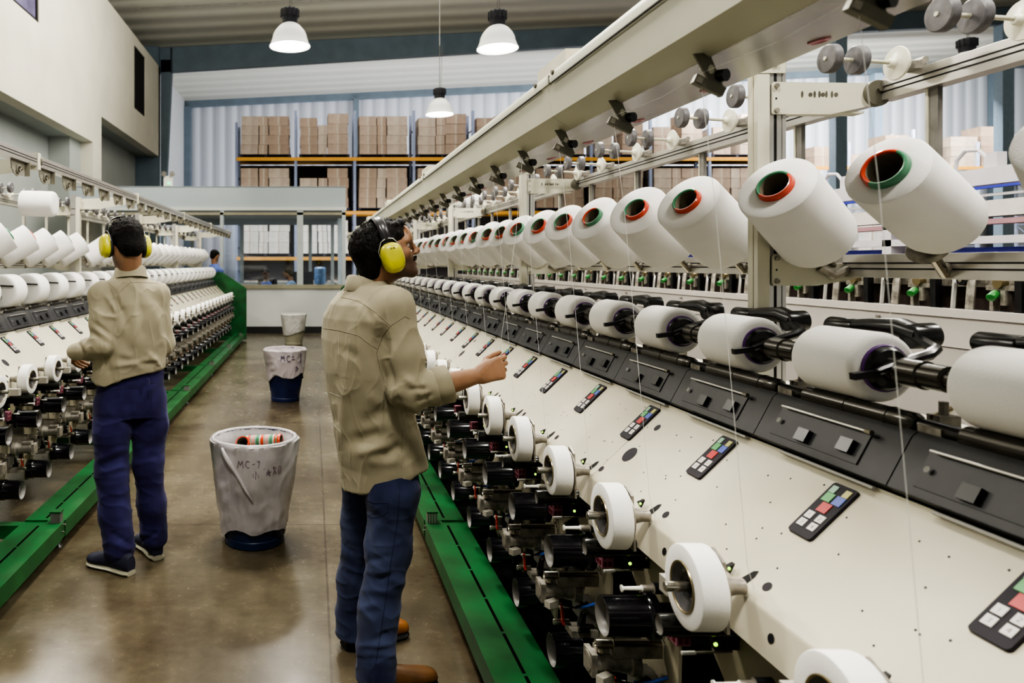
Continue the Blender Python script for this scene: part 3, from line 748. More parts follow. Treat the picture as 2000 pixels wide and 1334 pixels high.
# ------------------------------------------------------------------ racks and cartons
cart=[mat('carton_brown%d'%i,c,.7,var=.12,scale=3,spec=.2) for i,c in enumerate(((.38,.28,.20),(.42,.32,.235),(.47,.38,.29)))]
cartw=[mat('wrapped_carton%d'%i,c,.45,var=.12,scale=3,spec=.4) for i,c in enumerate(((.62,.58,.51),(.70,.66,.59)))]
orange=mat('orange_beam',(.62,.30,.04),.45,var=.05); upr=mat('rack_upright',(.24,.27,.36),.5,var=.05); pal=mat('dark_pallet',(.03,.03,.045),.7)
tape=mat('carton_tape',(.45,.38,.28),.3)
YK=28.0; BW=2.26
def rack_mb_bay(x): pass
rack=empty('pallet_rack',(ox(455,YK),YK,0),0,'tall pallet rack with orange beams and blue grey uprights behind the office','pallet rack')
RX=ox(462,YK); LEV=[1.7,3.45,5.5]
rx0=rack.location.x
NB=9
for k in range(NB+1):
    b=MB(); x=RX+k*BW-rx0
    for yy in (0,1.0): b.box((x-.05,yy-.05,0),(x+.05,yy+.05,7.35 if k else 6.9),upr)
    for j in range(8): b.box((x-.02,0,.3+j*.9),(x+.02,1.0,.34+j*.9),upr)
    b.obj('upright',rack)
for k in range(NB):
    for z in LEV:
        for yy in (-.06,1.0):
            b=MB(); b.box((RX+k*BW-rx0-.0,yy,z-.07),(RX+(k+1)*BW-rx0,yy+.05,z+.06),orange); b.obj('beam',rack)
    for z in LEV:
        b=MB(); b.box((RX+k*BW-rx0+.06,.0,z+.0),(RX+(k+1)*BW-rx0-.06,1.0,z+.02),midg); b.obj('deck',rack)
b=MB(); b.box((RX-rx0-.1,1.15,.2),(RX+9*BW-rx0,1.17,5.4),mat('rack_shade_dark',(.03,.025,.022),.8)); b.obj('shade_backing',rack)  # dark sheet added to paint the gloom between the cartons
def carton_mesh(w,d,h,m,key):
    def f():
        b=MB(); b.box((-w/2,-d/2,0),(w/2,d/2,h),m); b.box((-.03,-d/2-.002,0.0),(.03,-d/2,h),tape); b.box((-w/2-.001,-d/2-.002,h-.012),(w/2+.001,d/2,h-.004),cart[0])
        return b.mesh('carton')
    return shared(key,f)
rn=random.Random(11)
LN=['lower shelf','middle shelf','top shelf']
def stack(xc,yc,z0,n,w,h,mi,desc,group,wr=False,dd=.9):
    mats=cartw if wr else cart
    for i in range(n):
        key='ct%.2f_%.2f_%d_%d'%(w,h,mi%len(mats),wr)
        o=link('carton',carton_mesh(w,dd,h,mats[mi%len(mats)],key),None,(xc+rn.uniform(-.015,.015),yc,z0+i*(h+.004)))
        o.rotation_euler=(0,0,rn.uniform(-.03,.03))
        pos=('bottom carton' if i==0 else ('top carton' if i==n-1 else ordn(i)+' carton up')) if n>1 else 'lone carton'
        tag(o,pos+' of '+desc,'carton',group)
def pallet(x,y,z,w,desc):
    b=MB(); b.box((x-w/2,y-.45,z),(x+w/2,y+.5,z+.03),pal); b.box((x-w/2,y-.45,z+.1),(x+w/2,y+.5,z+.13),pal)
    for k in (-1,0,1): b.box((x+k*(w/2-.06)-.05,y-.45,z+.03),(x+k*(w/2-.06)+.05,y+.5,z+.1),pal)
    tag(b.obj('pallet'),desc,'pallet','pallets in the racking')
SN=['left stack','middle stack','right stack']
for k in range(NB):
    for li,z in enumerate(LEV+[0.0]):
        if li==3: lname='floor level'
        else: lname=LN[li]
        # what the photo shows
        if li==2: ns=(4,4,4) if k<5 else (3,0,4)
        elif li==1: ns=(4,4,4) if k!=1 else (3,3,4)
        elif li==0: ns=(3,3,3) if k in (0,1,-1) else ((3,3,3) if k in (5,6) else (0,0,0))
        else: ns=(2,0,2) if k<2 else (0,0,0)
        if sum(ns)==0: continue
        bx=RX+k*BW
        pallet(bx+BW/2-.03,YK+.5,z+.062 if li<3 else .0,1.95,'dark pallet under the cartons, %s, %s bay from the left wall'%(lname,ordn(k)))
        for si,(xo,w) in enumerate(((.50,.66),(1.03,.34),(1.62,.78))):
            n=ns[si]
            if not n: continue
            if li==2 and k==1 and si==1: n=3
            h=.355 if li!=0 else .42
            if li==1: h=.375
            if li==2 and k in (0,2): h=.36
            elif li==2: h=.345+.02*((k*3+si)%3)
            stack(bx+xo,YK+.5,z+.195 if li<3 else .133,n,w,h,(k+si*2+li),'the %s, %s, %s bay from the left wall'%(SN[si],lname,ordn(k)),'cartons on the far pallet rack',wr=(li==0 or li==3))
# second rack to the right, half empty
rk2=empty('pallet_rack',(19.0,29.5,0),0,'mostly empty pallet rack by the bright right hand wall behind the creel','pallet rack')
for k in range(6):
    b=MB(); x=k*2.6
    for yy in (0,1.1): b.box((x-.05,yy-.05,0),(x+.05,yy+.05,6.9-.5*(k%2)),mat('pale_upright',(.42,.46,.55),.5))
    for j in range(7):
        b.box((x-.02,0,.4+j*.9),(x+.02,1.1,.44+j*.9),upr); b.tube([(x,0,.4+j*.9),(x,1.1,1.3+j*.9)],.02,upr,5)
    b.obj('upright',rk2)
for k in range(5):
    for z in (1.9,5.35):
        b=MB(); b.box((k*2.6,-.06,z-.07),(k*2.6+2.6,-.0,z+.06),orange); b.obj('beam',rk2)
for k,(xo,n,w,h) in enumerate(((4.6,3,1.0,.42),(5.9,2,.8,.5),(7.3,3,1.1,.40),(8.5,4,1.0,.4),(9.8,3,1.1,.42),(11.2,2,.9,.5),(1.6,2,.7,.4),(3.0,1,.8,.5))):
    stack(19+xo,30.0,5.42,n,w,h,k,'the %s stack along the bright right rack'%ordn(k),'cartons on the right hand rack',wr=False)
for k,(xo,n,w,h) in enumerate(((1.0,2,1.0,.42),(2.2,2,.8,.5),(3.6,3,1.1,.40))):
    stack(19+xo,30.0,1.97,n,w,h,k+1,'the %s stack on the low shelf of the right rack'%ordn(k),'cartons on the right hand rack',wr=True)
# ------------------------------------------------------------------ high bay lamps
lampw=mat('lamp_bell',(.80,.80,.78),.35,var=.02,emit=(1,.98,.95),estr=.18); lampe=mat('lamp_glow',(1,1,1),.5,emit=(1,.97,.92),estr=14)
def lamp(x,y,z,label,power=260):
    e=empty('high_bay_lamp',(x,y,z),0,label,'ceiling lamp','high bay lamps')
    b=MB(); b.lathe((0,0,0),(0,0,1),[(0,.262),(.012,.264),(.03,.250),(.10,.225),(.15,.215),(.20,.19),(.26,.14),(.29,.10),(.30,.08)],lampw,36,cap0=False); b.obj('bell_shade',e)
    b=MB(); b.lathe((0,0,.30),(0,0,1),[(0,.07),(.01,.095),(.08,.105),(.10,.115),(.17,.115),(.19,.10),(.20,.05)],mat('lamp_gear',(.035,.035,.045),.5),24)
    for k in range(12):
        a=2*PI*k/12; b.cbox((.112*math.cos(a),.112*math.sin(a),.43),(.02,.02,.1),MATS['lamp_gear'])
    b.obj('gear_housing',e)
    b=MB(); b.cyl((0,0,.5),(0,0,zc(x)-z-.01),.006,midg,8); b.cyl((.025,0,.5),(.05,0,1.3),.004,midg,5); b.obj('suspension_rod',e)
    b=MB(); b.lathe((0,0,.02),(0,0,1),[(0,.248),(.002,.248)],lampe,36); b.obj('glowing_lens',e)
    L=bpy.data.lights.new('lamp_light','SPOT'); L.energy=power; L.spot_size=2.5; L.spot_blend=.7; L.shadow_soft_size=.2; L.color=(1,.95,.86)
    lo=bpy.data.objects.new('lamp_light',L); COL.objects.link(lo); lo.parent=e; lo.location=(0,0,-.03)
    return e
LZ=4.27
lamp(-.29,9.45,LZ+.03,'white bell high bay lamp nearest the left wall, above the aisle')
lamp(2.39,9.45,LZ,'white bell high bay lamp right of centre, largest beside the overhead duct')
lamp(2.40,13.8,4.31,'small far high bay lamp hanging in front of the carton racks')
lamp(9.3,10.4,4.20,'high bay lamp half hidden behind the right creel rail')
# ------------------------------------------------------------------ bins
bagm=mat('bag_plastic',(.52,.49,.50),.28,var=.14,scale=7,bump=.3,bscale=16,spec=.5,wrinkle=(6,(1,1,.8),.022))
def make_bin(loc, rb, rt, h, body, label, bag_z, seed, text=None, bagcol=None):
    e=empty('waste_bin',loc,0,label,'waste bin','lined waste bins in the aisle')
    b=MB(); b.lathe((0,0,0),(0,0,1),[(0,rb-.006),(.006,rb),(.04,rb+.003),(.045,rb+.0),(h-.02,rt-.012),(h,rt-.008),(h+.006,rt-.012),(h-.02,rt-.022),(.02,rb-.012),(.018,.01)],body,48,cap0=True,cap1=True); b.obj('bin_body',e)
    # vertical ribs
    b=MB()
    for k in range(40):
        a=2*PI*k/40; r0=rb+.004; r1=rb+(rt-rb)*.45
        b.tube([((r0)*math.cos(a),(r0)*math.sin(a),.10),((r1)*math.cos(a),(r1)*math.sin(a),h*.45)],.003,body,4)
    b.obj('ribs',e)
    # bag: outer sleeve, rolled rim and inside lining
    n=120; rnx=random.Random(seed); vs=[]; rows=[]
    prof=[]
    zz=np.linspace(bag_z,h,26)
    for j,z in enumerate(zz):
        prof.append(('o',z))
    for k in range(7):
        a=-.2+PI*1.2*k/6; prof.append(('r',a))
    for z in np.linspace(h-.02,.15,12): prof.append(('i',z))
    for (kd,q) in prof:
        for i in range(n):
            a=2*PI*i/n; p=Vector((math.cos(a),math.sin(a),0))
            if kd=='o':
                z=q; t=(z-bag_z)/(h-bag_z)
                low=.07*noise.noise(Vector((math.cos(a)*1.3+seed,math.sin(a)*1.3,0)))+ .05*math.sin(a*1.0+seed)
                z=z+low*(1-t)
                r=rb+(rt-rb)*max(0,z/h)+.010
                w=noise.noise(Vector((math.cos(a)*2.5,math.sin(a)*2.5,z*5+seed*3)))*.012
                f=(1-abs(noise.noise(Vector((math.cos(a)*3,math.sin(a)*3,z*9+seed))))*2.2)
                f2=(1-abs(noise.noise(Vector((math.cos(a)*9,math.sin(a)*9,z*2.0+seed*2))))*2.6)
                r+=w+max(0,f)**3*.008*(1-t*.4)+max(0,f2)**3*.006*t
                if j>23: pass
            elif kd=='r':
                r=rt-.004+.011*math.cos(q)+.002*noise.noise(Vector((p.x*5,p.y*5,seed))); z=h+.004+.009*math.sin(q)+.002*noise.noise(Vector((p.x*6,p.y*6,seed+3)))
            else:
                z=q; r=rb+(rt-rb)*z/h-.026+.006*noise.noise(Vector((p.x*6,p.y*6,z*4)))
            vs.append((p.x*r,p.y*r,z))
    R=len(prof); fs=[(j*n+i,j*n+(i+1)%n,(j+1)*n+(i+1)%n,(j+1)*n+i) for j in range(R-1) for i in range(n)]
    fs.append(tuple((R-1)*n+i for i in range(n)))
    b=MB(); b.add(vs,fs,bagcol or bagm); b.obj('bag_liner',e,ang=1.2)
    # twisted fold hanging down from the rim
    if text!='MC':
        b=MB(); pts=[]; 
        for k in range(12):
            t=k/11; a=-2.25+t*.72; z=h-.01-.27*t; r=rb+(rt-rb)*z/h+.020+.004*math.sin(t*9)
            pts.append((r*math.cos(a),r*math.sin(a),z))
        b.tube(pts,.012,bagcol or bagm,8,rs=[.008,.012,.014,.013,.011,.010,.010,.009,.009,.008,.006,.003]); b.obj('bag_fold',e,ang=1.2)
    return e
def write_on_cyl(e, strokes, a0, z0, sx, sz, rb, rt, h, r, m, off=.022):
    b=MB()
    for st in strokes:
        pts=[]
        for (u,v) in st:
            z=z0+v*sz; rr=rb+(rt-rb)*z/h+off; a=a0+u*sx/rr; pts.append((rr*math.cos(a),rr*math.sin(a),z))
        # subdivide
        q=[]
        for p0,p1 in zip(pts[:-1],pts[1:]):
            for k in range(4): q.append(Vector(p0).lerp(Vector(p1),k/4))
        q.append(Vector(pts[-1])); b.tube(q,r,m,5)
    return b.obj('marker_writing',e)
ink=mat('marker_ink',(.08,.05,.12),.6); ink2=mat('faded_ink',(.20,.13,.17),.6)
navy=mat('navy_bin',(.010,.028,.085),.35,var=.15); navy2=mat('dark_blue_bin',(.015,.025,.10),.4,var=.2); beige=mat('beige_bin',(.38,.36,.27),.5)
BH=.558
e1=make_bin((-.314,3.97,0),.158,.226,BH,navy,'large dark blue bin with wrinkled white liner, holding loose tubes',.055,3)
MC=[[(0,0),(.2,1),(.5,.45),(.8,1),(1,0)],[(2.1,.9),(1.7,1),(1.35,.5),(1.6,.05),(2.1,.1)]]
write_on_cyl(e1,[[(0,0),(.2,1),(.5,.4),(.8,1),(.9,0)],[(1.9,.9),(1.5,1),(1.25,.5),(1.5,.05),(1.9,.1)],[(2.3,.5),(2.7,.6)],[(3,.9),(3.4,1),(3.2,0)]],-PI/2-.30,.455,.034,.038,.158,.226,BH,.0016,ink2,off=.0185)
sq=[[(0,.2),(.3,1),(.6,.2)],[(.1,.5),(.6,.6)],[(.9,0),(.9,1),(1.4,.1),(1.5,1)],[(1.9,1),(2.0,.1)],[(1.6,1.1),(2.4,1.2)],[(2.6,.3),(3,1.1),(3.3,.3),(2.7,.7),(3.5,.8)],[(3.8,.4),(4.3,1.2),(3.8,1.3),(4.4,.4)],[(4.8,.5),(4.9,1.3),(5.3,1.2),(5.2,.6),(4.8,.5)]]
write_on_cyl(e1,sq,-PI/2-.02,.395,.032,.045,.158,.226,BH,.0016,ink2,off=.0185)
e2=make_bin((-.298,8.05,0),.155,.226,BH,navy2,'middle bin with pinkish liner marked MC above a ribbed dark blue base',.24,9,text='MC',bagcol=mat('bag_pinkish',(.50,.45,.47),.35,var=.12,scale=8,bump=.3,bscale=14))
write_on_cyl(e2,[[(0,0),(.2,1),(.5,.45),(.8,1),(1,0)],[(2.4,.9),(1.9,1.05),(1.5,.5),(1.8,-.05),(2.5,.05)],[(2.9,.75),(3.5,.85)],[(2.9,.3),(3.6,.4)]],-PI/2-.17,.455,.042,.062,.155,.226,BH,.0035,ink,off=.016)
write_on_cyl(e2,[[(0,.8),(.3,1.1),(.4,-.4)],[(-.9,-1.6),(-.2,-1.2),(-.8,-.9)]],-PI/2+.78,.455,.05,.07,.155,.226,BH,.004,ink,off=.016)
e3=make_bin((-.345,13.6,0),.16,.228,BH,beige,'farthest bin, pale beige with a white liner, near the office wall',.22,14,text='MC',bagcol=mat('bag_white',(.62,.61,.58),.35,var=.1,scale=8,bump=.3,bscale=14))
def tube_obj(a,d,label,ang):
    e=empty('empty_yarn_tube',a,0,label,'yarn tube','loose tubes in the near bin')
    b=MB(); b.lathe((0,0,0),d,[(.0,.029,tin),(-.004,.031),(-.006,.036),(0,.039),(.012,.0395,tgrn if ang else tred),(.02,.037)],tred,28,cap0=False,cap1=False)
    st=[tred,mat('tube_grey_green',(.25,.36,.28),.4),mat('tube_pink',(.6,.3,.27),.4),MATS['tube_grey_green'],tgrn,mat('tube_pale',(.5,.5,.42),.4)]
    prof=[]; 
    for k in range(24): prof.append((.02+.0085*k,.037-.00035*k,st[(k*5+k//3)%6]))
    b.lathe((0,0,0),d,prof,tred,28,cap0=False,cap1=False)
    b.lathe((0,0,0),d,[(-.002,.030),(.2,.024)],tin,24,cap0=False,cap1=True)
    b.obj('paper_tube',e)
    return e
tube_obj((-.372,3.89,.548),(.12,.55,-.40),'red and green ended empty tube, open end facing out of the near bin',0)
tube_obj((-.172,3.97,.540),(-.95,.22,-.06),'pink and green striped empty tube lying across the near bin',1)
# ------------------------------------------------------------------ implicit-surface modelling for figures and clothes
class Field:
    def __init__(s, lo, hi, h, zfine=None, hf=None):
        s.x=np.arange(lo[0],hi[0],h[0],dtype=np.float32); s.y=np.arange(lo[1],hi[1],h[1],dtype=np.float32)
        if zfine is None: s.z=np.arange(lo[2],hi[2],h[2],dtype=np.float32)
        else: s.z=np.concatenate([np.arange(lo[2],zfine,hf),np.arange(zfine,hi[2],h[2])]).astype(np.float32)
        s.D=np.full((len(s.x),len(s.y),len(s.z)),.2,dtype=np.float32)
    def sub(s, lo, hi):
        sl=[]
        for a,l,h in ((s.x,lo[0],hi[0]),(s.y,lo[1],hi[1]),(s.z,lo[2],hi[2])):
            i=max(0,int(np.searchsorted(a,l))-1); j=min(len(a),int(np.searchsorted(a,h))+1); sl.append(slice(i,max(i,j)))
        return tuple(sl)
    def app(s, fn, lo, hi, k=.01, op='u'):
        pad=k+.02; lo=[l-pad for l in lo]; hi=[h+pad for h in hi]
        sl=s.sub(lo,hi)
        X=s.x[sl[0]][:,None,None]; Y=s.y[sl[1]][None,:,None]; Z=s.z[sl[2]][None,None,:]
        if X.size==0 or Y.size==0 or Z.size==0: return
        d=fn(X,Y,Z).astype(np.float32); a=s.D[sl]
        if op=='u':
            h=np.maximum(k-np.abs(a-d),0)/k; s.D[sl]=np.minimum(a,d)-h*h*k*.25
        elif op=='s':
            d=-d; h=np.maximum(k-np.abs(a-d),0)/k; s.D[sl]=np.maximum(a,d)+h*h*k*.25
    def cone(s, a, b, ra, rb, k=.01, op='u', flat=None):
        """tapered capsule; flat=(direction, factor) squashes it along a direction"""
        a=np.array(a,dtype=np.float32); b=np.array(b,dtype=np.float32); ab=b-a; L2=float(ab@ab)+1e-9
        R=max(ra,rb)*1.25
        def fn(X,Y,Z):
            px,py,pz=X-a[0],Y-a[1],Z-a[2]
            t=np.clip((px*ab[0]+py*ab[1]+pz*ab[2])/L2,0,1)
            qx,qy,qz=px-t*ab[0],py-t*ab[1],pz-t*ab[2]
            if flat is not None:
                n=np.array(flat[0],dtype=np.float32); n=n/np.linalg.norm(n); f=(1/flat[1]-1)
                dn=(qx*n[0]+qy*n[1]+qz*n[2])*f
                qx=qx+dn*n[0]; qy=qy+dn*n[1]; qz=qz+dn*n[2]
            return np.sqrt(qx*qx+qy*qy+qz*qz)-(ra+(rb-ra)*t)
        s.app(fn,np.minimum(a,b)-R,np.maximum(a,b)+R,k,op)
    def chain(s, pts, rs, k=.01, flat=None):
        for i in range(len(pts)-1): s.cone(pts[i],pts[i+1],rs[i],rs[i+1],k,flat=flat)
    def ell(s, c, rad, R=None, k=.01, op='u'):
        c=np.array(c,dtype=np.float32); rad=np.array(rad,dtype=np.float32); R=np.eye(3,dtype=np.float32) if R is None else np.array(R,dtype=np.float32)
        m=float(rad.min()); M=float(rad.max())
        def fn(X,Y,Z):
            px,py,pz=X-c[0],Y-c[1],Z-c[2]
            u=(px*R[0,0]+py*R[1,0]+pz*R[2,0])/rad[0]; v=(px*R[0,1]+py*R[1,1]+pz*R[2,1])/rad[1]; w=(px*R[0,2]+py*R[1,2]+pz*R[2,2])/rad[2]
            k0=np.sqrt(u*u+v*v+w*w); g=np.sqrt((u/rad[0])**2+(v/rad[1])**2+(w/rad[2])**2)+1e-6
            return k0*(k0-1)/g
        s.app(fn,c-M,c+M,k,op)
    def stack(s, rows, yaw, k=.01, pw=2.3, hollow=0):
        """torso-like loft; rows=(z,cx,cy,halfwidth along right,halfdepth); yaw = facing angle"""
        rows=sorted(rows); zz=[r[0] for r in rows]
        f=(math.sin(yaw),math.cos(yaw)); rt=(math.cos(yaw),-math.sin(yaw))
        def fn(X,Y,Z):
            z=Z
            cx=np.interp(z,zz,[r[1] for r in rows]); cy=np.interp(z,zz,[r[2] for r in rows]); a=np.interp(z,zz,[r[3] for r in rows]); b=np.interp(z,zz,[r[4] for r in rows])
            px=X-cx; py=Y-cy
            u=np.abs((px*rt[0]+py*rt[1])/a); v=np.abs((px*f[0]+py*f[1])/b)
            q=(u**pw+v**pw)**(1/pw)
            d=(q-1)*np.minimum(a,b)*.95
            dz=np.maximum(zz[0]-z,z-zz[-1])
            if hollow: d=np.abs(d)-hollow
            return np.maximum(d,dz)
        M=max(max(r[3],r[4]) for r in rows)+.02
        lo=[min(r[1] for r in rows)-M,min(r[2] for r in rows)-M,zz[0]]; hi=[max(r[1] for r in rows)+M,max(r[2] for r in rows)+M,zz[-1]]
        s.app(fn,lo,hi,k)
    def mesh(s):
        D=s.D; neg=D<0
        c=[neg[i:neg.shape[0]-1+i,j:neg.shape[1]-1+j,k:neg.shape[2]-1+k] for i in (0,1) for j in (0,1) for k in (0,1)]
        al=c[0].copy(); an=c[0].copy()
        for q in c[1:]: al&=q; an|=q
        act=an&~al; I,J,K=np.nonzero(act)
        idx=np.full(act.shape,-1,dtype=np.int32); idx[I,J,K]=np.arange(len(I))
        S=np.zeros((len(I),3)); N=np.zeros(len(I))
        ax=(s.x,s.y,s.z)
        for e in range(3):
            for o1 in (0,1):
                for o2 in (0,1):
                    off0=[0,0,0]; o=[q for q in range(3) if q!=e]; off0[o[0]]=o1; off0[o[1]]=o2; off1=list(off0); off1[e]=1
                    d0=D[I+off0[0],J+off0[1],K+off0[2]]; d1=D[I+off1[0],J+off1[1],K+off1[2]]
                    m=(d0<0)!=(d1<0); t=np.where(m,d0/(d0-d1+1e-12),0)
                    P=np.zeros((len(I),3)); ijk=(I,J,K)
                    for q in range(3):
                        a0=ax[q][ijk[q]+off0[q]]; a1=ax[q][ijk[q]+off1[q]]; P[:,q]=a0+(a1-a0)*t
                    S+=P*m[:,None]; N+=m
        V=S/N[:,None]
        F_=[]
        for e in range(3):
            o=[q for q in range(3) if q!=e]
            sl0=[slice(1,-1)]*3; sl0[e]=slice(0,-1); sl1=list(sl0); sl1[e]=slice(1,None)
            a=neg[tuple(sl0)]; b=neg[tuple(sl1)]; ch=np.nonzero(a!=b)
            base=[ch[q].copy() for q in range(3)]
            for q in o: base[q]=base[q]+1
            flip=a[ch]
            def g(d1,d2):
                p=[x.copy() for x in base]; p[o[0]]=p[o[0]]-d1; p[o[1]]=p[o[1]]-d2
                return idx[p[0],p[1],p[2]]
            q0,q1,q2,q3=g(1,1),g(0,1),g(0,0),g(1,0)
            if e==1: flip=~flip
            Q=np.stack([np.where(flip,q0,q3),np.where(flip,q1,q2),np.where(flip,q2,q1),np.where(flip,q3,q0)],1)
            F_.append(Q)
        Q=np.concatenate(F_); Q=Q[(Q>=0).all(1)]
        return V,Q
def np_mesh(name,V,Q,m,disp=None,cols=None,smooth=2):
    me=bpy.data.meshes.new(name)
    me.vertices.add(len(V)); me.vertices.foreach_set('co',np.asarray(V,dtype=np.float32).ravel())
    me.loops.add(Q.size); me.loops.foreach_set('vertex_index',Q.astype(np.int32).ravel())
    me.polygons.add(len(Q)); me.polygons.foreach_set('loop_start',np.arange(0,Q.size,4,dtype=np.int32)); me.polygons.foreach_set('loop_total',np.full(len(Q),4,dtype=np.int32))
    me.update(calc_edges=True); me.validate()
    for mm in (m if isinstance(m,list) else [m]): me.materials.append(mm)
    if smooth:
        E=np.zeros(len(me.edges)*2,dtype=np.int32); me.edges.foreach_get('vertices',E); E=E.reshape(-1,2)
        P=np.zeros(len(me.vertices)*3,dtype=np.float32); me.vertices.foreach_get('co',P); P=P.reshape(-1,3).astype(np.float64)
        for lam in [.5,-.51]*smooth:
            A=np.zeros_like(P); c=np.zeros(len(P)); np.add.at(A,E[:,0],P[E[:,1]]); np.add.at(A,E[:,1],P[E[:,0]]); np.add.at(c,E[:,0],1); np.add.at(c,E[:,1],1)
            P=P+lam*(A/np.maximum(c,1)[:,None]-P)
        me.vertices.foreach_set('co',P.astype(np.float32).ravel()); me.update()
    if disp is not None:
        P=np.zeros(len(me.vertices)*3,dtype=np.float32); me.vertices.foreach_get('co',P); P=P.reshape(-1,3).astype(np.float64)
        Nn=np.zeros(len(me.vertices)*3,dtype=np.float32); me.vertex_normals.foreach_get('vector',Nn); Nn=Nn.reshape(-1,3)
        P=P+Nn*disp(P,Nn)[:,None]
        me.vertices.foreach_set('co',P.astype(np.float32).ravel()); me.update()
    if cols is not None:
        P=np.zeros(len(me.vertices)*3,dtype=np.float32); me.vertices.foreach_get('co',P); P=P.reshape(-1,3)
        C=cols(P); a=me.color_attributes.new('Col','FLOAT_COLOR','POINT'); a.data.foreach_set('color',np.concatenate([C,np.ones((len(C),1))],1).astype(np.float32).ravel())
    me.shade_smooth()
    return me
def vnoise(P,sc,off=0):
    sc=np.array(sc)*np.ones(3); Q=P*sc+off
    return np.array([noise.noise(Vector(q)) for q in Q])
def creases(spec, yref):
    """folds given as picture-plane lines: (x0,y0,x1,y1,width_px,height_m)"""
    def f(P,N):
        k=F/yref; px=CX+P[:,0]/P[:,1]*F; py=CY-(P[:,2]-CH)/P[:,1]*F
        out=np.zeros(len(P)); fr=np.clip(-N[:,1]*1.6+.25,0,1)
        for (x0,y0,x1,y1,w,h) in spec:
            dx,dy=x1-x0,y1-y0; L=dx*dx+dy*dy; t=np.clip(((px-x0)*dx+(py-y0)*dy)/L,0,1)
            d2=(px-x0-t*dx)**2+(py-y0-t*dy)**2
            out+=h*np.exp(-d2/(w*w))*(1-np.abs(2*t-1)**4*.7)
        return out*fr
    return f
skin=mat('skin',(.30,.165,.095),.48,var=.08,scale=25,bump=.05,bscale=300,sss=.12,vcol=True,spec=.4)
hairm=mat('black_hair',(.008,.006,.005),.62,var=.4,scale=60,spec=.22,bump=.6,bscale=180,stretch=(1,1,.4))
shirtm=mat('khaki_cotton',(.335,.30,.21),.78,var=.07,scale=5,bump=.10,bscale=420,spec=.25,sheen=.1,wrinkle=(6.5,(1,1,.6),.018))
seamm=mat('khaki_seam',(.27,.24,.165),.8); stitchm=mat('pale_crease',(.55,.52,.43),.8)
jeans=mat('blue_denim',(.017,.020,.058),.85,var=.30,scale=5,bump=.15,bscale=380,spec=.15,col2=(.062,.078,.15),sheen=.1,wrinkle=(7,(1,1,1.3),.014))
jeans2=mat('indigo_trousers',(.020,.016,.065),.85,var=.25,scale=6,bump=.12,bscale=380,spec=.15,sheen=.1,col2=(.040,.037,.125),wrinkle=(7,(1,1,1.3),.014))
denimseam=mat('denim_seam',(.012,.014,.05),.8); 
muffy=mat('yellow_ear_cup',(.62,.58,.02),.3,var=.22,scale=14,col2=(.36,.34,.04)); muffb=mat('muff_cushion',(.015,.015,.015),.6)
brownl=mat('brown_leather',(.16,.075,.025),.45,var=.2); tanl=mat('orange_leather',(.28,.11,.03),.4,var=.15)
wirem=mat('wire_grey',(.6,.6,.57),.3,metal=.6); eyew=mat('eye_white',(.6,.55,.5),.2); eyed=mat('iris_dark',(.02,.01,.008),.1)
def axes(yaw,pitch,roll=0):
    # columns right, forward, up ; yaw from +Y toward +X
    f=Vector((math.sin(yaw)*math.cos(pitch),math.cos(yaw)*math.cos(pitch),math.sin(pitch))); r=Vector((math.cos(yaw),-math.sin(yaw),0)); u=r.cross(f)
    if roll: 
        q=Matrix.Rotation(roll,3,f); r=q@r; u=q@u
    return np.array([[r.x,f.x,u.x],[r.y,f.y,u.y],[r.z,f.z,u.z]])
def head_prims(Fd, O, R, neck, s=1.0):
    O=np.array(O)
    def T(p): return O+R@(np.array(p)*s)
    def e(c,r,k=.012,op='u',rot=None):
        RR=R if rot is None else R@rot
        Fd.ell(T(c),np.array(r)*s,RR,k,op)
    def c(a,b,ra,rb,k=.008,op='u'): Fd.cone(T(a),T(b),ra*s,rb*s,k,op)
    e((0,-.018,.034),(.074,.094,.084),.02)
    e((0,.030,.020),(.068,.066,.062),.025)
    e((0,.026,-.035),(.060,.064,.062),.025)
    c((.050,-.004,-.052),(.020,.072,-.094),.020,.016,.03); c((-.050,-.004,-.052),(-.020,.072,-.094),.020,.016,.03)
    c((-.012,.080,-.094),(.012,.080,-.094),.0145,.0145,.02)
    e((0,.070,-.055),(.034,.026,.040),.02)
    for q in (-1,1):
        e((.040*q,.062,-.018),(.022,.022,.018),.02)
        e((.031*q,.087,.006),(.0165,.016,.0105),.010,'s')
        c((.012*q,.093,.024),(.048*q,.080,.022),.0075,.006,.012)
        e((.014*q,.108,-.030),(.009,.010,.008),.008)
        e((.076*q,-.002,-.010),(.007,.018,.031),.008); e((.080*q,.000,-.008),(.004,.010,.018),.004,'s')
    c((0,.092,.018),(0,.118,-.024),.0085,.0095,.012); e((0,.119,-.027),(.0105,.0095,.0085),.008)
    e((0,.1,.045),(.045,.010,.03),.03)
    c((-.016,.094,-.055),(0,.100,-.053),.0065,.0075,.006); c((.016,.094,-.055),(0,.100,-.053),.0065,.0075,.006)
    c((-.014,.092,-.067),(.014,.092,-.067),.0075,.0075,.006)
    e((0,.102,-.0605),(.024,.012,.0016),.003,'s')
    # neck
    a=T((0,-.02,-.05)); Fd.cone(a,neck,.058*s,.062*s,.03)
    return T
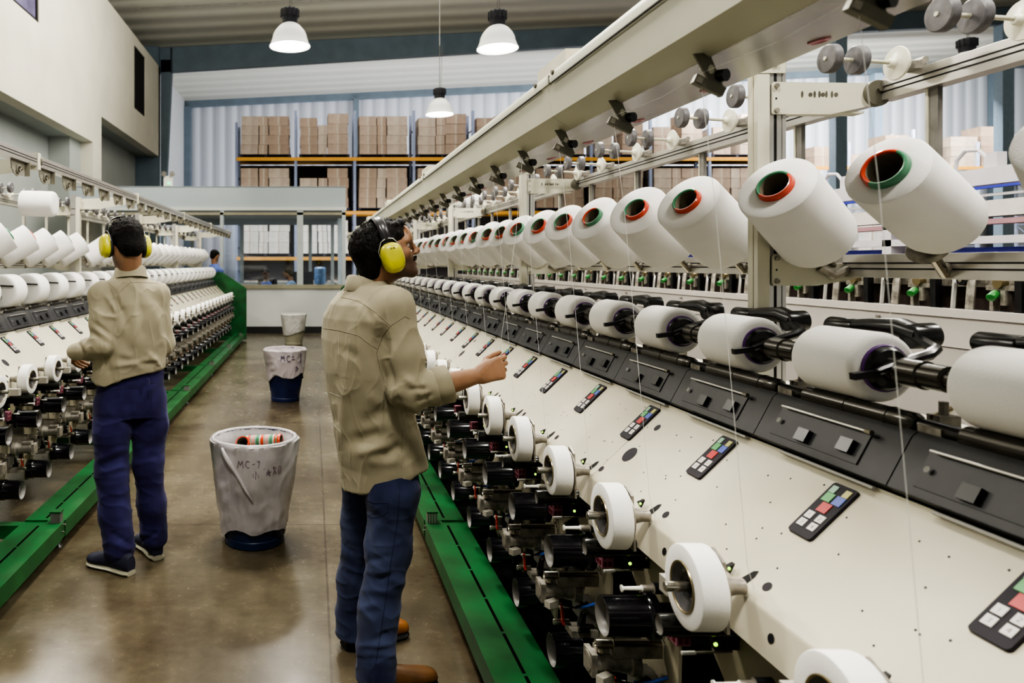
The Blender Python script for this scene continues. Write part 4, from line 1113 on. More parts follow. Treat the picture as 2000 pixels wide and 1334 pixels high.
def eyeballs(parent,T,R,s=1.0):
    for q in (-1,1):
        b=MB(); c=Vector(T((.031*q,.0795,.006))); f=Vector(R[:,1])
        b.lathe(c-f*.011,f,[(.011-.011*math.cos(PI*i/8),max(1e-4,.011*math.sin(PI*i/8))) for i in range(9)],eyew,16)
        b.lathe(c+f*.0098,f,[(0,.0052),(.0012,.003),(.0015,.0005)],eyed,12)
        b.obj('eyeball',parent)
        b=MB(); u=Vector(R[:,2]); r=Vector(R[:,0])
        b.tube([Vector(T((q*.014,.100,.024))),Vector(T((q*.030,.0985,.031))),Vector(T((q*.050,.083,.026)))],.003,hairm,6,rs=[.0035,.004,.002]); b.obj('eyebrow',parent)
def face_cols(O,R,stub=1.0,s=1.0):
    O=np.array(O)
    def f(P):
        L=(P-O)@R/s; x,y,z=L[:,0],L[:,1],L[:,2]
        C=np.ones((len(P),3))
        near=(np.linalg.norm(L,axis=1)<.2)
        sm=lambda a,b,v: np.clip((v-a)/(b-a),0,1)
        beard=sm(-.030,-.048,z)*sm(-.03,.01,y)*sm(.16,.10,np.abs(z))*near
        lips=np.exp(-((z+.061)/.008)**2-((x)/.022)**2)*(y>.088)*near
        m=np.clip(beard*stub,0,1)[:,None]
        C=C*(1-m*.72)+np.array([.1,.1,.12])*m*.3
        mu=(np.exp(-((z+.046)/.007)**2-(x/.026)**2)*(y>.09)*near*min(1,stub*1.2))[:,None]
        C=C*(1-mu*.85)
        lp=lips[:,None]*.7; C=C*(1-lp)+np.array([.85,.55,.55])*lp
        sock=(np.exp(-((z-.004)/.014)**2-((np.abs(x)-.031)/.02)**2)*(y>.06)*near)[:,None]; C=C*(1-.35*sock)
        return C
    return f
def hair(parent, O, R, front=.062, side=-.012, nape=-.075, s=1.0, tuft=True, seed=1, h=.0028):
    O=np.array(O,dtype=float)
    def T(p): return O+R@(np.array(p)*s)
    Fd=Field(O-.17,O+.17,(h,h,h))
    Fd.ell(T((0,-.022,.034)),np.array((.081,.100,.090))*s,R,.02)
    Fd.ell(T((0,-.060,-.030)),np.array((.064,.052,.062))*s,R,.02)
    Fd.ell(T((0,.030,.056)),np.array((.073,.062,.054))*s,R,.02)
    if tuft:
        for (p,r) in (((.028,.076,.088),.019),((-.02,.082,.088),.020),((.01,.086,.092),.017),((.045,.055,.088),.016),((-.045,.06,.088),.016),((0,.05,.104),.018)): Fd.ell(T(p),np.array((r,r*.9,r*.8)),R,.012)
    # cut the face away
    Fd.ell(T((0,.120,-.020)),np.array((.085,.062,.090))*s,R,.01,'s')
    Fd.ell(T((0,.05,-.085)),np.array((.10,.070,.075))*s,R,.012,'s')
    Fd.ell(T((0,-.03,-.155)),np.array((.12,.14,.070))*s,R,.01,'s')
    V,Q=Fd.mesh()
    def disp(P,N):
        L=(P-O)@R
        n1=vnoise(L,(70,45,70),seed); n2=vnoise(L,(190,110,190),seed*3); n3=vnoise(L,(28,22,28),seed*7)
        top=np.clip((L[:,2]+.03)/.12,0.15,1)
        return (n1*.003+np.abs(n2)*.003+n3*.004)*top
    me=np_mesh('hair',V,Q,hairm,disp=disp,smooth=1)
    o=link('hair',me,parent)
    return o
def strands(parent,O,R,n=260,seed=1,s=1.0,reg=None):
    """short loose strands that break up the outline of the hair"""
    O=np.array(O,dtype=float); rn=random.Random(seed); b=MB()
    for i in range(n):
        a=rn.uniform(0,2*PI); zt=rn.uniform(.25,1)
        d=np.array((math.cos(a)*math.sqrt(1-zt*zt),math.sin(a)*math.sqrt(1-zt*zt),zt))
        p=np.array((0,-.022,.034))+d*np.array((.080,.099,.089))
        if p[1]>.06 and p[2]<.085: continue
        t=np.array((rn.uniform(-.4,.4),rn.uniform(.2,1.0),rn.uniform(-.2,.5)))
        L=rn.uniform(.010,.022)
        q1=p+d*.004+t*L*.45; q2=p+d*(.004+L*.35)+t*L
        P=[Vector(O+R@(x*s)) for x in (p-d*.004,q1,q2)]
        b.tube(P,.001,hairm,3,rs=[.0016,.0012,.0003])
    b.obj('hair_strands',parent)
def hand_prims(Fd, W, fwd, back, thumb, curl, s=1.0, side=1, pinch=False, tips=None):
    """W wrist, fwd along the hand, back = out of the back of the hand, thumb = toward the thumb side"""
    W=Vector(W); fwd=Vector(fwd).normalized(); back=Vector(back).normalized(); th=Vector(thumb).normalized()
    K=.006
    def c(a,b,ra,rb,k=.005,flat=None): Fd.cone(a,b,ra*s,rb*s,k,flat=flat)
    # palm
    for i,(u,r0,r1) in enumerate(((.030,.017,.0135),(.010,.018,.0135),(-.010,.017,.013),(-.028,.016,.012))):
        c(W+th*(u*.6*s)+fwd*.008*s, W+th*(u*s)+fwd*(.080-.004*abs(i-1))*s, r0, r1, .014, flat=(back,.82))
    fl=((.030,.040,.024,.020),(.010,.044,.028,.021),(-.010,.041,.026,.020),(-.028,.033,.020,.018))
    for i,(u,l1,l2,l3) in enumerate(fl):
        p=W+th*(u*s)+fwd*((.082-.004*abs(i-1))*s); ang=0; rr=(.0092,.0096,.009,.0080)[i]
        cu=curl[i]
        sp=Vector(th)*(.05*(1.5-i))
        for j,L in enumerate((l1,l2,l3)):
            ang+=cu[j]
            d=(fwd*math.cos(ang)-back*math.sin(ang)+sp*(.3 if j==0 else 0)).normalized()
            q=p+d*(L*s)
            Fd.cone(p,q,rr*(1.06-.06*j)*s,rr*(.98-.08*j)*s,.003)
            p=q
    # thumb leaves the side of the palm near its base
    t0=W+th*.018*s+fwd*.020*s-back*.004*s
    if pinch: d1=(fwd*.62+th*.60-back*.45).normalized(); d2=(fwd*.93+th*.22-back*.35).normalized(); d3=(fwd*.96+th*.10-back*.1).normalized()
    else: d1=(fwd*.7+th*.7-back*.25).normalized(); d2=(fwd*.9+th*.35-back*.3).normalized(); d3=(fwd*.95+th*.1-back*.3).normalized()
    p1=t0+d1*.040*s; p2=p1+d2*.032*s; p3=p2+d3*.024*s
    c(t0,p1,.017,.0125,.012); c(p1,p2,.0115,.0105,.004); c(p2,p3,.0105,.0085,.003)
    return p3
def ear_cup(parent, O, R, side, at_=(0,.004,-.012), s=1.0, tilt=0.0, r=(.030,.046,.058), off=.088):
    O=np.array(O,dtype=float)
    def T(p): return Vector(O+R@np.array(p))
    c=T((side*off,at_[1],at_[2])); n=Vector(R[:,0])*side; f=Vector(R[:,1]); u=Vector(R[:,2])
    if tilt: q=Matrix.Rotation(tilt,3,n); f=q@f; u=q@u
    e=empty('ear_defender_cup',(0,0,0)); e.parent=parent
    def sup(nm,lay,m,nn=40,pw=2.5):
        vs=[]; 
        for (h,k) in lay:
            for i in range(nn):
                a=2*PI*i/nn; ca,sa=math.cos(a),math.sin(a); rr=(abs(ca)**pw+abs(sa)**pw)**(-1/pw)
                vs.append(c+n*h+f*(ca*rr*r[1]*k)+u*(sa*rr*r[2]*k))
        fs=[(j*nn+i,j*nn+(i+1)%nn,(j+1)*nn+(i+1)%nn,(j+1)*nn+i) for j in range(len(lay)-1) for i in range(nn)]
        fs+= [tuple(range(nn))[::-1],tuple((len(lay)-1)*nn+i for i in range(nn))]
        b=MB(); b.add(vs,fs,m); return b.obj(nm,e,ang=1.0)
    sup('yellow_shell',[(.004,.97),(.008,1.0),(.016,1.0),(.024,.95),(.031,.86),(.036,.72),(.0385,.5),(.0395,.25),(.040,.02)],muffy)
    sup('black_cushion',[(-.014,.80),(-.013,.90),(-.006,.98),(.002,.98),(.0055,.93)],muffb)
    # small smudged moulding marks on the shell
    b=MB()
    for (df,du,wf,wu) in ((.004,.026,.016,.012),(.016,-.006,.012,.004),(.016,.000,.010,.004),(.014,-.012,.010,.003)):
        for k in range(4):
            p=c+f*(df+(k%2-.5)*wf*.6)+u*(du+(k//2-.5)*wu*.8)+n*.0372
            b.disc(p,n,wf*.28,mat('smudge',(.16,.15,.03),.6),10,ry=wu*.4)
    b.obj('worn_marking',e)
    # wire fork and slider
    top=c+u*(r[2]+.028)+n*.004-f*.002
    for q in (-1,1):
        b=MB(); b.tube([c+f*(q*r[1]*.98)+u*.012+n*.003, c+f*(q*r[1]*.98)+u*(r[2]*.62)+n*.004, c+f*(q*r[1]*.55)+u*(r[2]*1.18)+n*.006, c+f*(q*.006)+u*(r[2]*1.30)+n*.006],.0014,wirem,6); b.obj('wire_fork',e)
    b=MB(); b.cbox((0,0,0),(.008,.03,.022),muffb,Matrix.Translation(c+u*(r[2]*1.12)-n*.004)@Matrix(((n.x,f.x,u.x),(n.y,f.y,u.y),(n.z,f.z,u.z))).to_4x4()); b.obj('slider',e)
    return c+u*(r[2]*1.2)+n*.002, f
def headband(parent,O,R,pl,pr,f,h=.128,w=.016):
    O=np.array(O,dtype=float); u=Vector(R[:,2]); r=Vector(R[:,0]); fv=Vector(f)
    C=(pl+pr)/2; W=(pr-pl).length/2; top=Vector(O)+u*h; H=(top-C).dot(u)
    b=MB(); n=28; vs=[]
    for i in range(n+1):
        a=PI*i/n; ca,sa=math.cos(a),math.sin(a)
        k=abs(ca)**.82*(1 if ca>0 else -1)
        for (df,dr) in ((-w,0),(-w*.6,.004),(-w*.2,.0045),(0,.003),(w*.2,.0045),(w*.6,.004),(w,0),(w*.8,-.003),(-w*.8,-.003)):
            rad=1
            p=C - r*(W*k) + u*(H*sa**.9) + (u*sa - r*ca)*dr*1.0 + fv*df
            vs.append(p)
    m=9; fs=[(i*m+k,i*m+(k+1)%m,(i+1)*m+(k+1)%m,(i+1)*m+k) for i in range(n) for k in range(m)]; fs+=[tuple(range(m))[::-1],tuple(n*m+k for k in range(m))]
    b.add(vs,fs,mat('band_black',(.02,.018,.02),.3)); b.obj('ear_defender_headband',parent,ang=1.0)
def project_line(bvh, pts, Y0=1.0, r=.0012, m=None, name='seam', parent=None, lift=0.0):
    """run a seam over the cloth along a drawn path (one continuous tube on the surface)"""
    out=[]; cam=Vector((0,0,CH)); q=[]
    for (a,b_) in zip(pts[:-1],pts[1:]):
        n=max(2,int(math.hypot(a[0]-b_[0],a[1]-b_[1])/4))
        for k in range(n): q.append((a[0]+(b_[0]-a[0])*k/n,a[1]+(b_[1]-a[1])*k/n))
    q.append(pts[-1])
    for (px,py) in q:
        d=(at(px,py,1.0)-cam).normalized(); h=bvh.ray_cast(cam,d,6)
        if h[0] is not None: out.append(h[0]+h[1]*lift)
    if len(out)>2:
        b=MB(); b.tube(out,r,m,5); return b.obj(name,parent)
def bvh_of(me):
    return BVHTree.FromPolygons([v.co for v in me.vertices],[tuple(p.vertices) for p in me.polygons])
def shoe(parent, heel, yaw, L=.27, W=.09, sole=None, upper=None, name='shoe', h=.075):
    M=Matrix.Translation(heel)@Matrix.Rotation(-yaw,4,'Z')
    sec=[(0,.55,.9),(.02,.72,1.0),(.07,.74,1.0),(.12,.72,.95),(.17,.86,.72),(.21,.98,.58),(.245,.90,.48),(.265,.62,.38),(.27,.30,.30)]
    def loft(z0,z1f,k,m,nm):
        b=MB(); vs=[]; n=16
        for (y,w,hh) in sec:
            y=y*L/.27; ww=w*W/2*k; top=z1f(hh)
            for i in range(n):
                a=2*PI*i/n; ca,sa=math.cos(a),math.sin(a); x=ww*math.copysign(abs(ca)**.7,ca); z=z0+(top-z0)*(.5+.5*math.copysign(abs(sa)**.75,sa))
                vs.append(M@Vector((x*(1 if z<z0+.6*(top-z0) else .85),y-.01*(k-1),z)))
        R_=len(sec); fs=[(j*n+i,j*n+(i+1)%n,(j+1)*n+(i+1)%n,(j+1)*n+i) for j in range(R_-1) for i in range(n)]+[tuple(range(n))[::-1],tuple((R_-1)*n+i for i in range(n))]
        b.add(vs,fs,m); return b.obj(nm,parent,ang=1.0)
    o=loft(.018,lambda q:.018+h*q,1.0,upper,name)
    b=loft(.001,lambda q:.026,1.10,sole,'sole'); b.parent=o
    return o
# ------------------------------------------------------------------ the worker at the right hand machine
def V3(*a): return np.array(a,dtype=float)
def worker_right():
    root=empty('person',(.22,2.72,0),0,'person in khaki shirt, jeans and yellow ear defenders, looking up and pinching a thread','person')
    par=empty('figure'); par.parent=root; par.matrix_parent_inverse=Matrix.Translation((-.22,-2.72,0))
    bpy.data.objects.remove(par)
    class PW: pass
    O=np.array([.262,2.66,1.537]); yaw=1.47; pitch=.30
    R=axes(yaw,pitch,0.0)
    yb=1.12  # body yaw
    sh_r=V3(.283,2.545,1.345); el_r=V3(.335,2.50,1.055); wr_r=V3(.570,2.505,1.118)
    sh_l=V3(.155,2.825,1.315); el_l=V3(.20,2.98,1.07); wr_l=V3(.40,2.95,1.03)
    hipR=V3(.285,2.645,.90); hipL=V3(.225,2.775,.90); knR=V3(.268,2.60,.47); knL=V3(.190,2.83,.48); anR=V3(.222,2.565,.09); anL=V3(.158,2.865,.09)
    Fd=Field((-.16,2.30,0),(.86,3.14,1.76),(.0033,.0036,.0033),zfine=.93,hf=.007)
    T=head_prims(Fd,O,R,V3(.205,2.69,1.40))
    Fd.stack([(.86,.25,2.70,.14,.09),(1.0,.22,2.70,.135,.085),(1.15,.20,2.70,.15,.09),(1.30,.19,2.695,.16,.09),(1.38,.195,2.69,.12,.07),(1.44,.205,2.69,.05,.045)],yb,.02)
    Fd.chain([sh_r,el_r],[.045,.036],.02); Fd.chain([sh_l,el_l,wr_l],[.045,.036,.024],.02)
    # forearm with a muscular taper
    mid=el_r+(wr_r-el_r)*.38
    Fd.cone(el_r,mid,.038,.043,.02); Fd.cone(mid,wr_r,.043,.0265,.02,flat=((.0,1,0),.88))
    Fd.chain([hipR,knR,anR],[.06,.045,.034],.03); Fd.chain([hipL,knL,anL],[.06,.045,.034],.03)
    fw=Vector((.93,.02,.30)).normalized(); bk=Vector((.10,-.97,.22)).normalized(); bk=(bk-fw*bk.dot(fw)).normalized(); th=fw.cross(bk); th=th if th.z>0 else -th
    tip=hand_prims(Fd,Vector(wr_r)+fw*.004,fw,bk,th,[(.75,1.25,.5),(1.0,1.35,.7),(1.15,1.35,.8),(1.25,1.3,.8)],s=.98,pinch=True)
    fw2=Vector((.9,-.2,-.1)).normalized(); bk2=Vector((.1,.3,.95)); bk2=(bk2-fw2*bk2.dot(fw2)).normalized(); th2=fw2.cross(bk2)
    hand_prims(Fd,Vector(wr_l)+fw2*.004,fw2,bk2,-th2 if th2.y>0 else th2,[(.4,.5,.3)]*4,s=.98)
    V,Q=Fd.mesh()
    fc=face_cols(O,R,1.0)
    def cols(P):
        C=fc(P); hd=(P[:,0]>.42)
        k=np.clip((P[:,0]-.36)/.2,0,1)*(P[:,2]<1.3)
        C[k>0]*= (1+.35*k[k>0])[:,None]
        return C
    me=np_mesh('body',V,Q,skin,cols=cols,disp=lambda P,N: vnoise(P,35,2)*.0009)
    body=link('body',me,None); 
    body.parent=root; body.matrix_parent_inverse=Matrix.Translation((-.22,-2.72,0))
    class Par: pass
    holder=root
    made=[]
    before=set(bpy.data.objects)
    eyeballs(None,T,R)
    hair(None,O,R,seed=2); strands(None,O,R,380,3)
    pr,f=ear_cup(None,O,R,1,(0,.004,-.018),r=(.03,.0415,.054)); pl,f=ear_cup(None,O,R,-1,(0,.004,-.018),r=(.03,.0415,.054))
    headband(None,O,R,pl,pr,f,h=.134,w=.018)
    # moustache
    b=MB(); b.tube([Vector(T((-.03,.088,-.054))),Vector(T((-.014,.1035,-.047))),Vector(T((0,.1075,-.045))),Vector(T((.014,.1035,-.047))),Vector(T((.03,.088,-.054)))],.004,hairm,8,rs=[.002,.0045,.0045,.0045,.002]); b.obj('moustache',None)
    # shirt
    S=Field((-.12,2.30,.62),(.62,3.16,1.50),(.004,.004,.004))
    S.stack([(.64,.268,2.715,.182,.150),(.76,.262,2.715,.182,.150),(.86,.242,2.71,.178,.146),(.98,.215,2.705,.172,.140),(1.10,.198,2.70,.180,.138),(1.22,.185,2.70,.188,.132),(1.30,.185,2.695,.188,.122),(1.35,.19,2.69,.160,.108),(1.39,.197,2.69,.112,.085),(1.425,.203,2.69,.075,.068)],yb,.02,pw=2.2)
    for (a,b_) in ((V3(.205,2.69,1.385),sh_r),(V3(.195,2.69,1.385),sh_l)): S.cone(a,b_,.062,.066,.035)
    S.chain([sh_r,sh_r*.45+el_r*.55,el_r],[.070,.067,.063],.03); S.cone(el_r+V3(-.02,0,.01),el_r+(wr_r-el_r)*.33,.060,.060,.02)
    S.cone(el_r+(wr_r-el_r)*.30,el_r+(wr_r-el_r)*.52,.0585,.0575,.008); 
    S.cone(el_r+(wr_r-el_r)*.62,el_r+(wr_r-el_r)*.9,.06,.06,.003,'s'); S.cone(el_r+(wr_r-el_r)*.50,el_r+(wr_r-el_r)*.9,.050,.050,.003,'s')
    S.chain([sh_l,el_l,el_l+(wr_l-el_l)*.6],[.07,.062,.055],.03)
    def cut(X,Y,Z): # curved shirt tail hem
        zz=.735+.055*np.clip((X-.18)/.2,0,1)-.02*np.clip((.24-X)/.2,0,1)-.0
        return (Z-zz)+0*X+0*Y
    S.app(lambda X,Y,Z:(Z-(.668+.095*np.clip((X-.12)/.26,0,1)**1.1))+0*Y,(-.12,2.3,.6),(.62,3.2,.85),.003,'s')
    V,Q=S.mesh()
    spec=[(742,640,752,700,9,-.007),(752,700,770,760,10,-.008),(770,775,812,825,12,-.009),(812,825,845,865,12,-.006),
          (700,600,745,655,12,.004),(737,612,740,660,7,.004),(790,735,822,770,8,.006),(800,760,835,760,6,-.006),(826,745,836,775,5,.005),(780,790,830,812,8,.005),(815,785,845,770,6,-.005),
          (690,640,676,740,10,.004),(676,740,664,880,9,.005),(655,730,650,790,8,-.003),(664,880,668,935,8,.004),
          (690,862,745,848,13,-.008),(700,885,760,868,11,.007),(745,895,790,870,11,-.007),(716,900,780,900,12,.005),(760,850,800,905,13,-.006),(800,850,812,900,10,.004),
          (785,800,800,850,10,-.006),(640,800,660,830,8,-.004),(672,680,700,700,10,-.003),(760,660,758,700,8,-.004),(705,830,760,800,14,-.005),(720,770,745,790,12,.004)]
    cr=creases(spec,2.6)
    def sd(P,N):
        return cr(P,N)*1.6+vnoise(P,(7,7,3.5),3)*.003+(1-np.abs(vnoise(P,(9,9,3),8)))**9*.0045+(1-np.abs(vnoise(P,(16,16,9),11)))**10*.002+vnoise(P,28,5)*.0006
    sm=np_mesh('khaki_shirt',V,Q,shirtm,disp=sd,smooth=2)
    so=link('khaki_shirt',sm,None); bv=bvh_of(sm)
    for pts in ([(632,641),(660,645),(700,655),(722,672),(738,682)],[(667,580),(700,588),(735,610),(763,636)],[(763,636),(790,618),(800,622)],[(763,636),(748,655),(735,690),(742,720),(756,760)],[(787,840),(785,870),(784,915)]):
        project_line(bv,pts,r=.0016,m=seamm,name='seam',parent=so)
    for pts in ([(683,662),(676,720),(666,800),(667,900)],[(661,650),(662,700),(658,730)],[(640,765),(664,775)],[(643,820),(668,846)]):
        project_line(bv,pts,r=.0009,m=stitchm,name='pressed_crease',parent=so)
    # rolled cuff ring and collar
    ax=Vector(wr_r-el_r).normalized(); c0=Vector(el_r+(wr_r-el_r)*.36)
    b=MB(); n=40; vs=[]; prof=[(0,.059),(.003,.0635),(.03,.066),(.05,.0655),(.054,.0625),(.052,.056),(.02,.050)]
    u_,v_,_=frame(ax)
    for (t,r) in prof:
        for i in range(n):
            a=2*PI*i/n; rr=r*(1+.03*math.sin(3*a+t*50)+.015*math.sin(7*a)); vs.append(c0+ax*t+u_*(rr*math.cos(a))+v_*(rr*math.sin(a)))
    b.add(vs,[(j*n+i,j*n+(i+1)%n,(j+1)*n+(i+1)%n,(j+1)*n+i) for j in range(len(prof)-1) for i in range(n)],shirtm); b.obj('rolled_cuff',so,ang=1.2)
    def collar(cx,cy,z,yaw,a,bq,h,tilt,par,lean=(0,0)):
        f=Vector((math.sin(yaw),math.cos(yaw),0)); r=Vector((math.cos(yaw),-math.sin(yaw),0)); b=MB(); n=48; vs=[]
        prof=[(0,.002,-.002),(.4,-.003,0),(.85,-.006,0),(1,-.007,.003),(1.0,-.001,.007),(.9,.006,.007),(.35,.012,.008),(-.12,.019,.008),(-.15,.018,.004),(.3,.009,.003),(.7,.002,.003)]
        for (t,d,_) in prof:
            for i in range(n+1):
                an=-PI/2+ (2*PI-.9)*(i/n-.5)   # open at the front
                p=Vector((cx,cy,z))+r*((a+d)*math.cos(an))+f*((bq+d)*math.sin(an))
                s_=math.sin(an)
                p.z+=h*t - tilt*s_ ; p.x+=lean[0]*t; p.y+=lean[1]*t
                if t<0 and abs(i/n-.5)>.40: p.z-=.035*(abs(i/n-.5)-.40)/.1
                vs.append(p)
        m=len(prof); fs=[(j*(n+1)+i,j*(n+1)+i+1,((j+1)%m)*(n+1)+i+1,((j+1)%m)*(n+1)+i) for j in range(m) for i in range(n)]
        b.add(vs,fs,shirtm); return b.obj('collar',par,ang=.9)
    collar(.203,2.69,1.388,yb,.071,.070,.050,.022,so,lean=(-.0,0))
    # jeans
    J=Field((-.02,2.35,.02),(.50,3.05,.90),(.004,.004,.004))
    J.stack([(.70,.255,2.71,.155,.112),(.76,.255,2.71,.152,.112),(.84,.25,2.71,.140,.10)],yb,.03)
    J.chain([hipR+V3(0,0,-.10),V3(.285,2.61,.68),knR+V3(.0,0,.03),knR,V3(.235,2.58,.28),anR+V3(0,0,.03)],[.088,.090,.076,.072,.068,.066],.03)
    J.chain([hipL+V3(0,0,-.10),V3(.205,2.80,.68),knL+V3(0,0,.03),knL,V3(.168,2.85,.28),anL+V3(0,0,.03)],[.088,.088,.074,.071,.065,.062],.03)
    for A,r in ((anR,.070),(anL,.066)): J.cone(A+V3(0,0,.055),A+V3(0,0,-.03),r,r,.004)
    J.app(lambda X,Y,Z:(Z-.048)+0*X+0*Y,(-.1,2.3,0),(.6,3.1,.06),.003,'s')
    V,Q=J.mesh()
    spec=[(690,990,750,1010,8,-.003),(706,1000,730,1090,9,-.006),(712,1010,705,1100,6,.005),(745,1020,720,1060,12,.004),(700,1100,770,1085,8,-.005),(705,1115,780,1120,8,.006),(735,1135,785,1110,8,-.005),(700,1150,770,1160,9,.005),(760,1130,790,1140,10,.007),
          (705,1090,690,1150,7,.004),(700,1190,740,1180,8,.004),(730,1255,760,1235,8,-.006),(700,1262,760,1258,7,.007),(695,1285,765,1288,6,-.004),(740,1200,752,1260,8,-.004),(675,1060,690,1080,6,-.004),(675,1110,698,1115,6,.004),(676,1190,690,1195,5,.004)]
    cr2=creases(spec,2.6)
    jm=np_mesh('blue_jeans',V,Q,jeans,disp=lambda P,N: cr2(P,N)+vnoise(P,(10,10,8),4)*.005+(1-np.abs(vnoise(P,(10,10,18),6)))**4*.004*np.clip((.9-P[:,2])*2,0,1),smooth=2)
    jo=link('blue_jeans',jm,None); bj=bvh_of(jm)
    project_line(bj,[(782,940),(776,1020),(765,1090),(752,1180),(740,1260),(733,1300)],r=.0012,m=denimseam,name='side_seam',parent=jo)
    project_line(bj,[(690,965),(705,975),(730,983),(758,982),(758,1000),(745,1009),(725,1012),(705,990),(690,965)],r=.0012,m=denimseam,name='back_pocket',parent=jo)
    project_line(bj,[(708,974),(735,984),(756,983)],r=.0006,m=jeans2,name='pocket_stitching',parent=jo)
    shoe(None,Vector((.176,2.540,0)),1.25,L=.28,W=.098,sole=mat('black_sole',(.02,.02,.02),.6),upper=brownl,name='brown_shoe',h=.072)
    shoe(None,Vector((.122,2.855,0)),1.15,L=.285,W=.098,sole=MATS['black_sole'],upper=tanl,name='brown_shoe',h=.09)
    for o in set(bpy.data.objects)-before:
        if o.parent is None: o.parent=root; o.matrix_parent_inverse=Matrix.Translation((-.22,-2.72,0))
    return root,tip
# ------------------------------------------------------------------ the worker at the left hand machine
def worker_left():
    B=(-.90,3.62)
    root=empty('person',(B[0],B[1],0),0,'person in khaki shirt, indigo trousers and yellow ear defenders bending over left machine','person')
    O=np.array([-.921,3.615,1.600]); yaw=-.62; R=axes(yaw,-.28); yb=-.45
    sh_l=V3(-1.035,3.585,1.345); sh_r=V3(-.785,3.69,1.345)
    el_l=V3(-1.01,3.52,1.105); wr_l=V3(-1.185,3.66,1.060)
    el_r=V3(-.765,3.76,1.09); wr_r=V3(-.88,3.95,1.03)
    hipL=V3(-.985,3.64,.90); hipR=V3(-.835,3.71,.90); knL=V3(-.985,3.60,.48); knR=V3(-.832,3.71,.49); anL=V3(-.945,3.585,.09); anR=V3(-.805,3.735,.09)
    Fd=Field((-1.40,3.30,0),(-.55,4.15,1.80),(.004,.004,.0035),zfine=.95,hf=.008)
    T=head_prims(Fd,O,R,V3(-.905,3.64,1.42))
    Fd.stack([(.86,-.91,3.67,.13,.09),(1.0,-.905,3.67,.13,.085),(1.2,-.90,3.66,.15,.09),(1.33,-.90,3.65,.155,.085),(1.40,-.90,3.645,.12,.07),(1.45,-.905,3.64,.05,.045)],yb,.02)
    Fd.chain([sh_l,el_l,wr_l],[.045,.036,.025],.02); Fd.chain([sh_r,el_r,wr_r],[.045,.036,.025],.02)
    Fd.chain([hipR,knR,anR],[.07,.05,.036],.03); Fd.chain([hipL,knL,anL],[.07,.05,.036],.03)
    fw=Vector((-.25,.75,-.45)).normalized(); bk=Vector((-.75,-.35,.45)); bk=(bk-fw*bk.dot(fw)).normalized(); th=bk.cross(fw); th=th if th.z>0 else -th
    hand_prims(Fd,wr_l,fw,bk,th,[(.45,.6,.4),(.5,.7,.4),(.55,.7,.4),(.6,.7,.4)],s=1.0)
    fw2=Vector((-.7,.4,-.2)).normalized(); bk2=Vector((.2,.3,.9)); bk2=(bk2-fw2*bk2.dot(fw2)).normalized(); th2=fw2.cross(bk2); 
    hand_prims(Fd,wr_r,fw2,bk2,th2,[(.4,.6,.3)]*4,s=1.0)
    V,Q=Fd.mesh(); me=np_mesh('body',V,Q,skin,cols=face_cols(O,R,.8))
    body=link('body',me,None)
    before=set(bpy.data.objects)-{body}
    eyeballs(None,T,R); hair(None,O,R,seed=5,h=.0034,tuft=False); strands(None,O,R,300,8)
    pl,f=ear_cup(None,O,R,-1,(0,.006,-.012)); pr,f=ear_cup(None,O,R,1,(0,.006,-.012)); headband(None,O,R,pl,pr,-Vector(f)*-1,h=.137)
    S=Field((-1.32,3.30,.80),(-.58,4.05,1.52),(.0045,.0045,.0045))
    S.stack([(.86,-.925,3.665,.170,.135),(.90,-.925,3.665,.176,.140),(.98,-.915,3.665,.172,.136),(1.10,-.905,3.66,.172,.132),(1.22,-.903,3.655,.162,.125),(1.30,-.903,3.65,.158,.115),(1.35,-.904,3.645,.135,.10),(1.395,-.905,3.642,.105,.085),(1.435,-.906,3.64,.072,.068)],yb,.02,pw=2.2)
    for (a,b_) in ((V3(-.905,3.64,1.385),sh_r),(V3(-.905,3.64,1.385),sh_l)): S.cone(a,b_,.058,.056,.035)
    S.chain([sh_l,sh_l*.45+el_l*.55,el_l],[.058,.055,.053],.03); S.chain([el_l,el_l*.5+wr_l*.5,wr_l+V3(.0,0,0)],[.053,.048,.040],.02)
    S.chain([sh_r,el_r,wr_r],[.057,.052,.042],.03)
    S.app(lambda X,Y,Z:(Z-(.925+.050*np.clip((X+1.0)/.25,0,1)-.02*np.exp(-((X+1.0)/.05)**2)))+0*Y,(-1.35,3.3,.7),(-.5,4.1,1.0),.003,'s')
    V,Q=S.mesh()
    spec=[(212,552,222,580,7,-.006),(222,580,238,612,7,-.007),(205,575,232,612,6,.006),(238,600,250,640,9,-.004),(190,600,196,640,7,.004),(183,628,215,655,5,-.005),(186,640,218,668,5,.005),(176,645,205,672,5,-.005),(196,618,230,620,5,.005),
          (160,665,178,695,5,.005),(152,668,168,700,4,-.004),(262,620,262,680,9,.004),(275,590,282,660,9,-.004),(300,600,318,680,9,.004),(318,640,308,720,7,-.005),(230,700,300,712,7,-.006),(222,716,310,700,6,.006),(240,690,280,722,9,.004),(200,690,215,730,8,-.004),(225,650,260,690,14,-.004),(290,690,312,715,6,.006)]
    cr=creases(spec,3.5)
    sm=np_mesh('khaki_shirt',V,Q,shirtm,disp=lambda P,N: cr(P,N)*1.7+vnoise(P,(7,7,3.5),13)*.004+(1-np.abs(vnoise(P,(8,8,4),18)))**8*.007+(1-np.abs(vnoise(P,(15,15,8),21)))**10*.003,smooth=2)
    so=link('khaki_shirt',sm,None); bv=bvh_of(sm)
    for pts in ([(232,572),(245,560),(255,551),(290,552),(316,554)],[(212,550),(222,575),(232,610)],[(206,545),(232,572)]): project_line(bv,pts,r=.0018,m=seamm,name='seam',parent=so)
    # collar
    f=Vector((math.sin(yb),math.cos(yb),0)); r=Vector((math.cos(yb),-math.sin(yb),0)); b=MB(); n=44; vs=[]
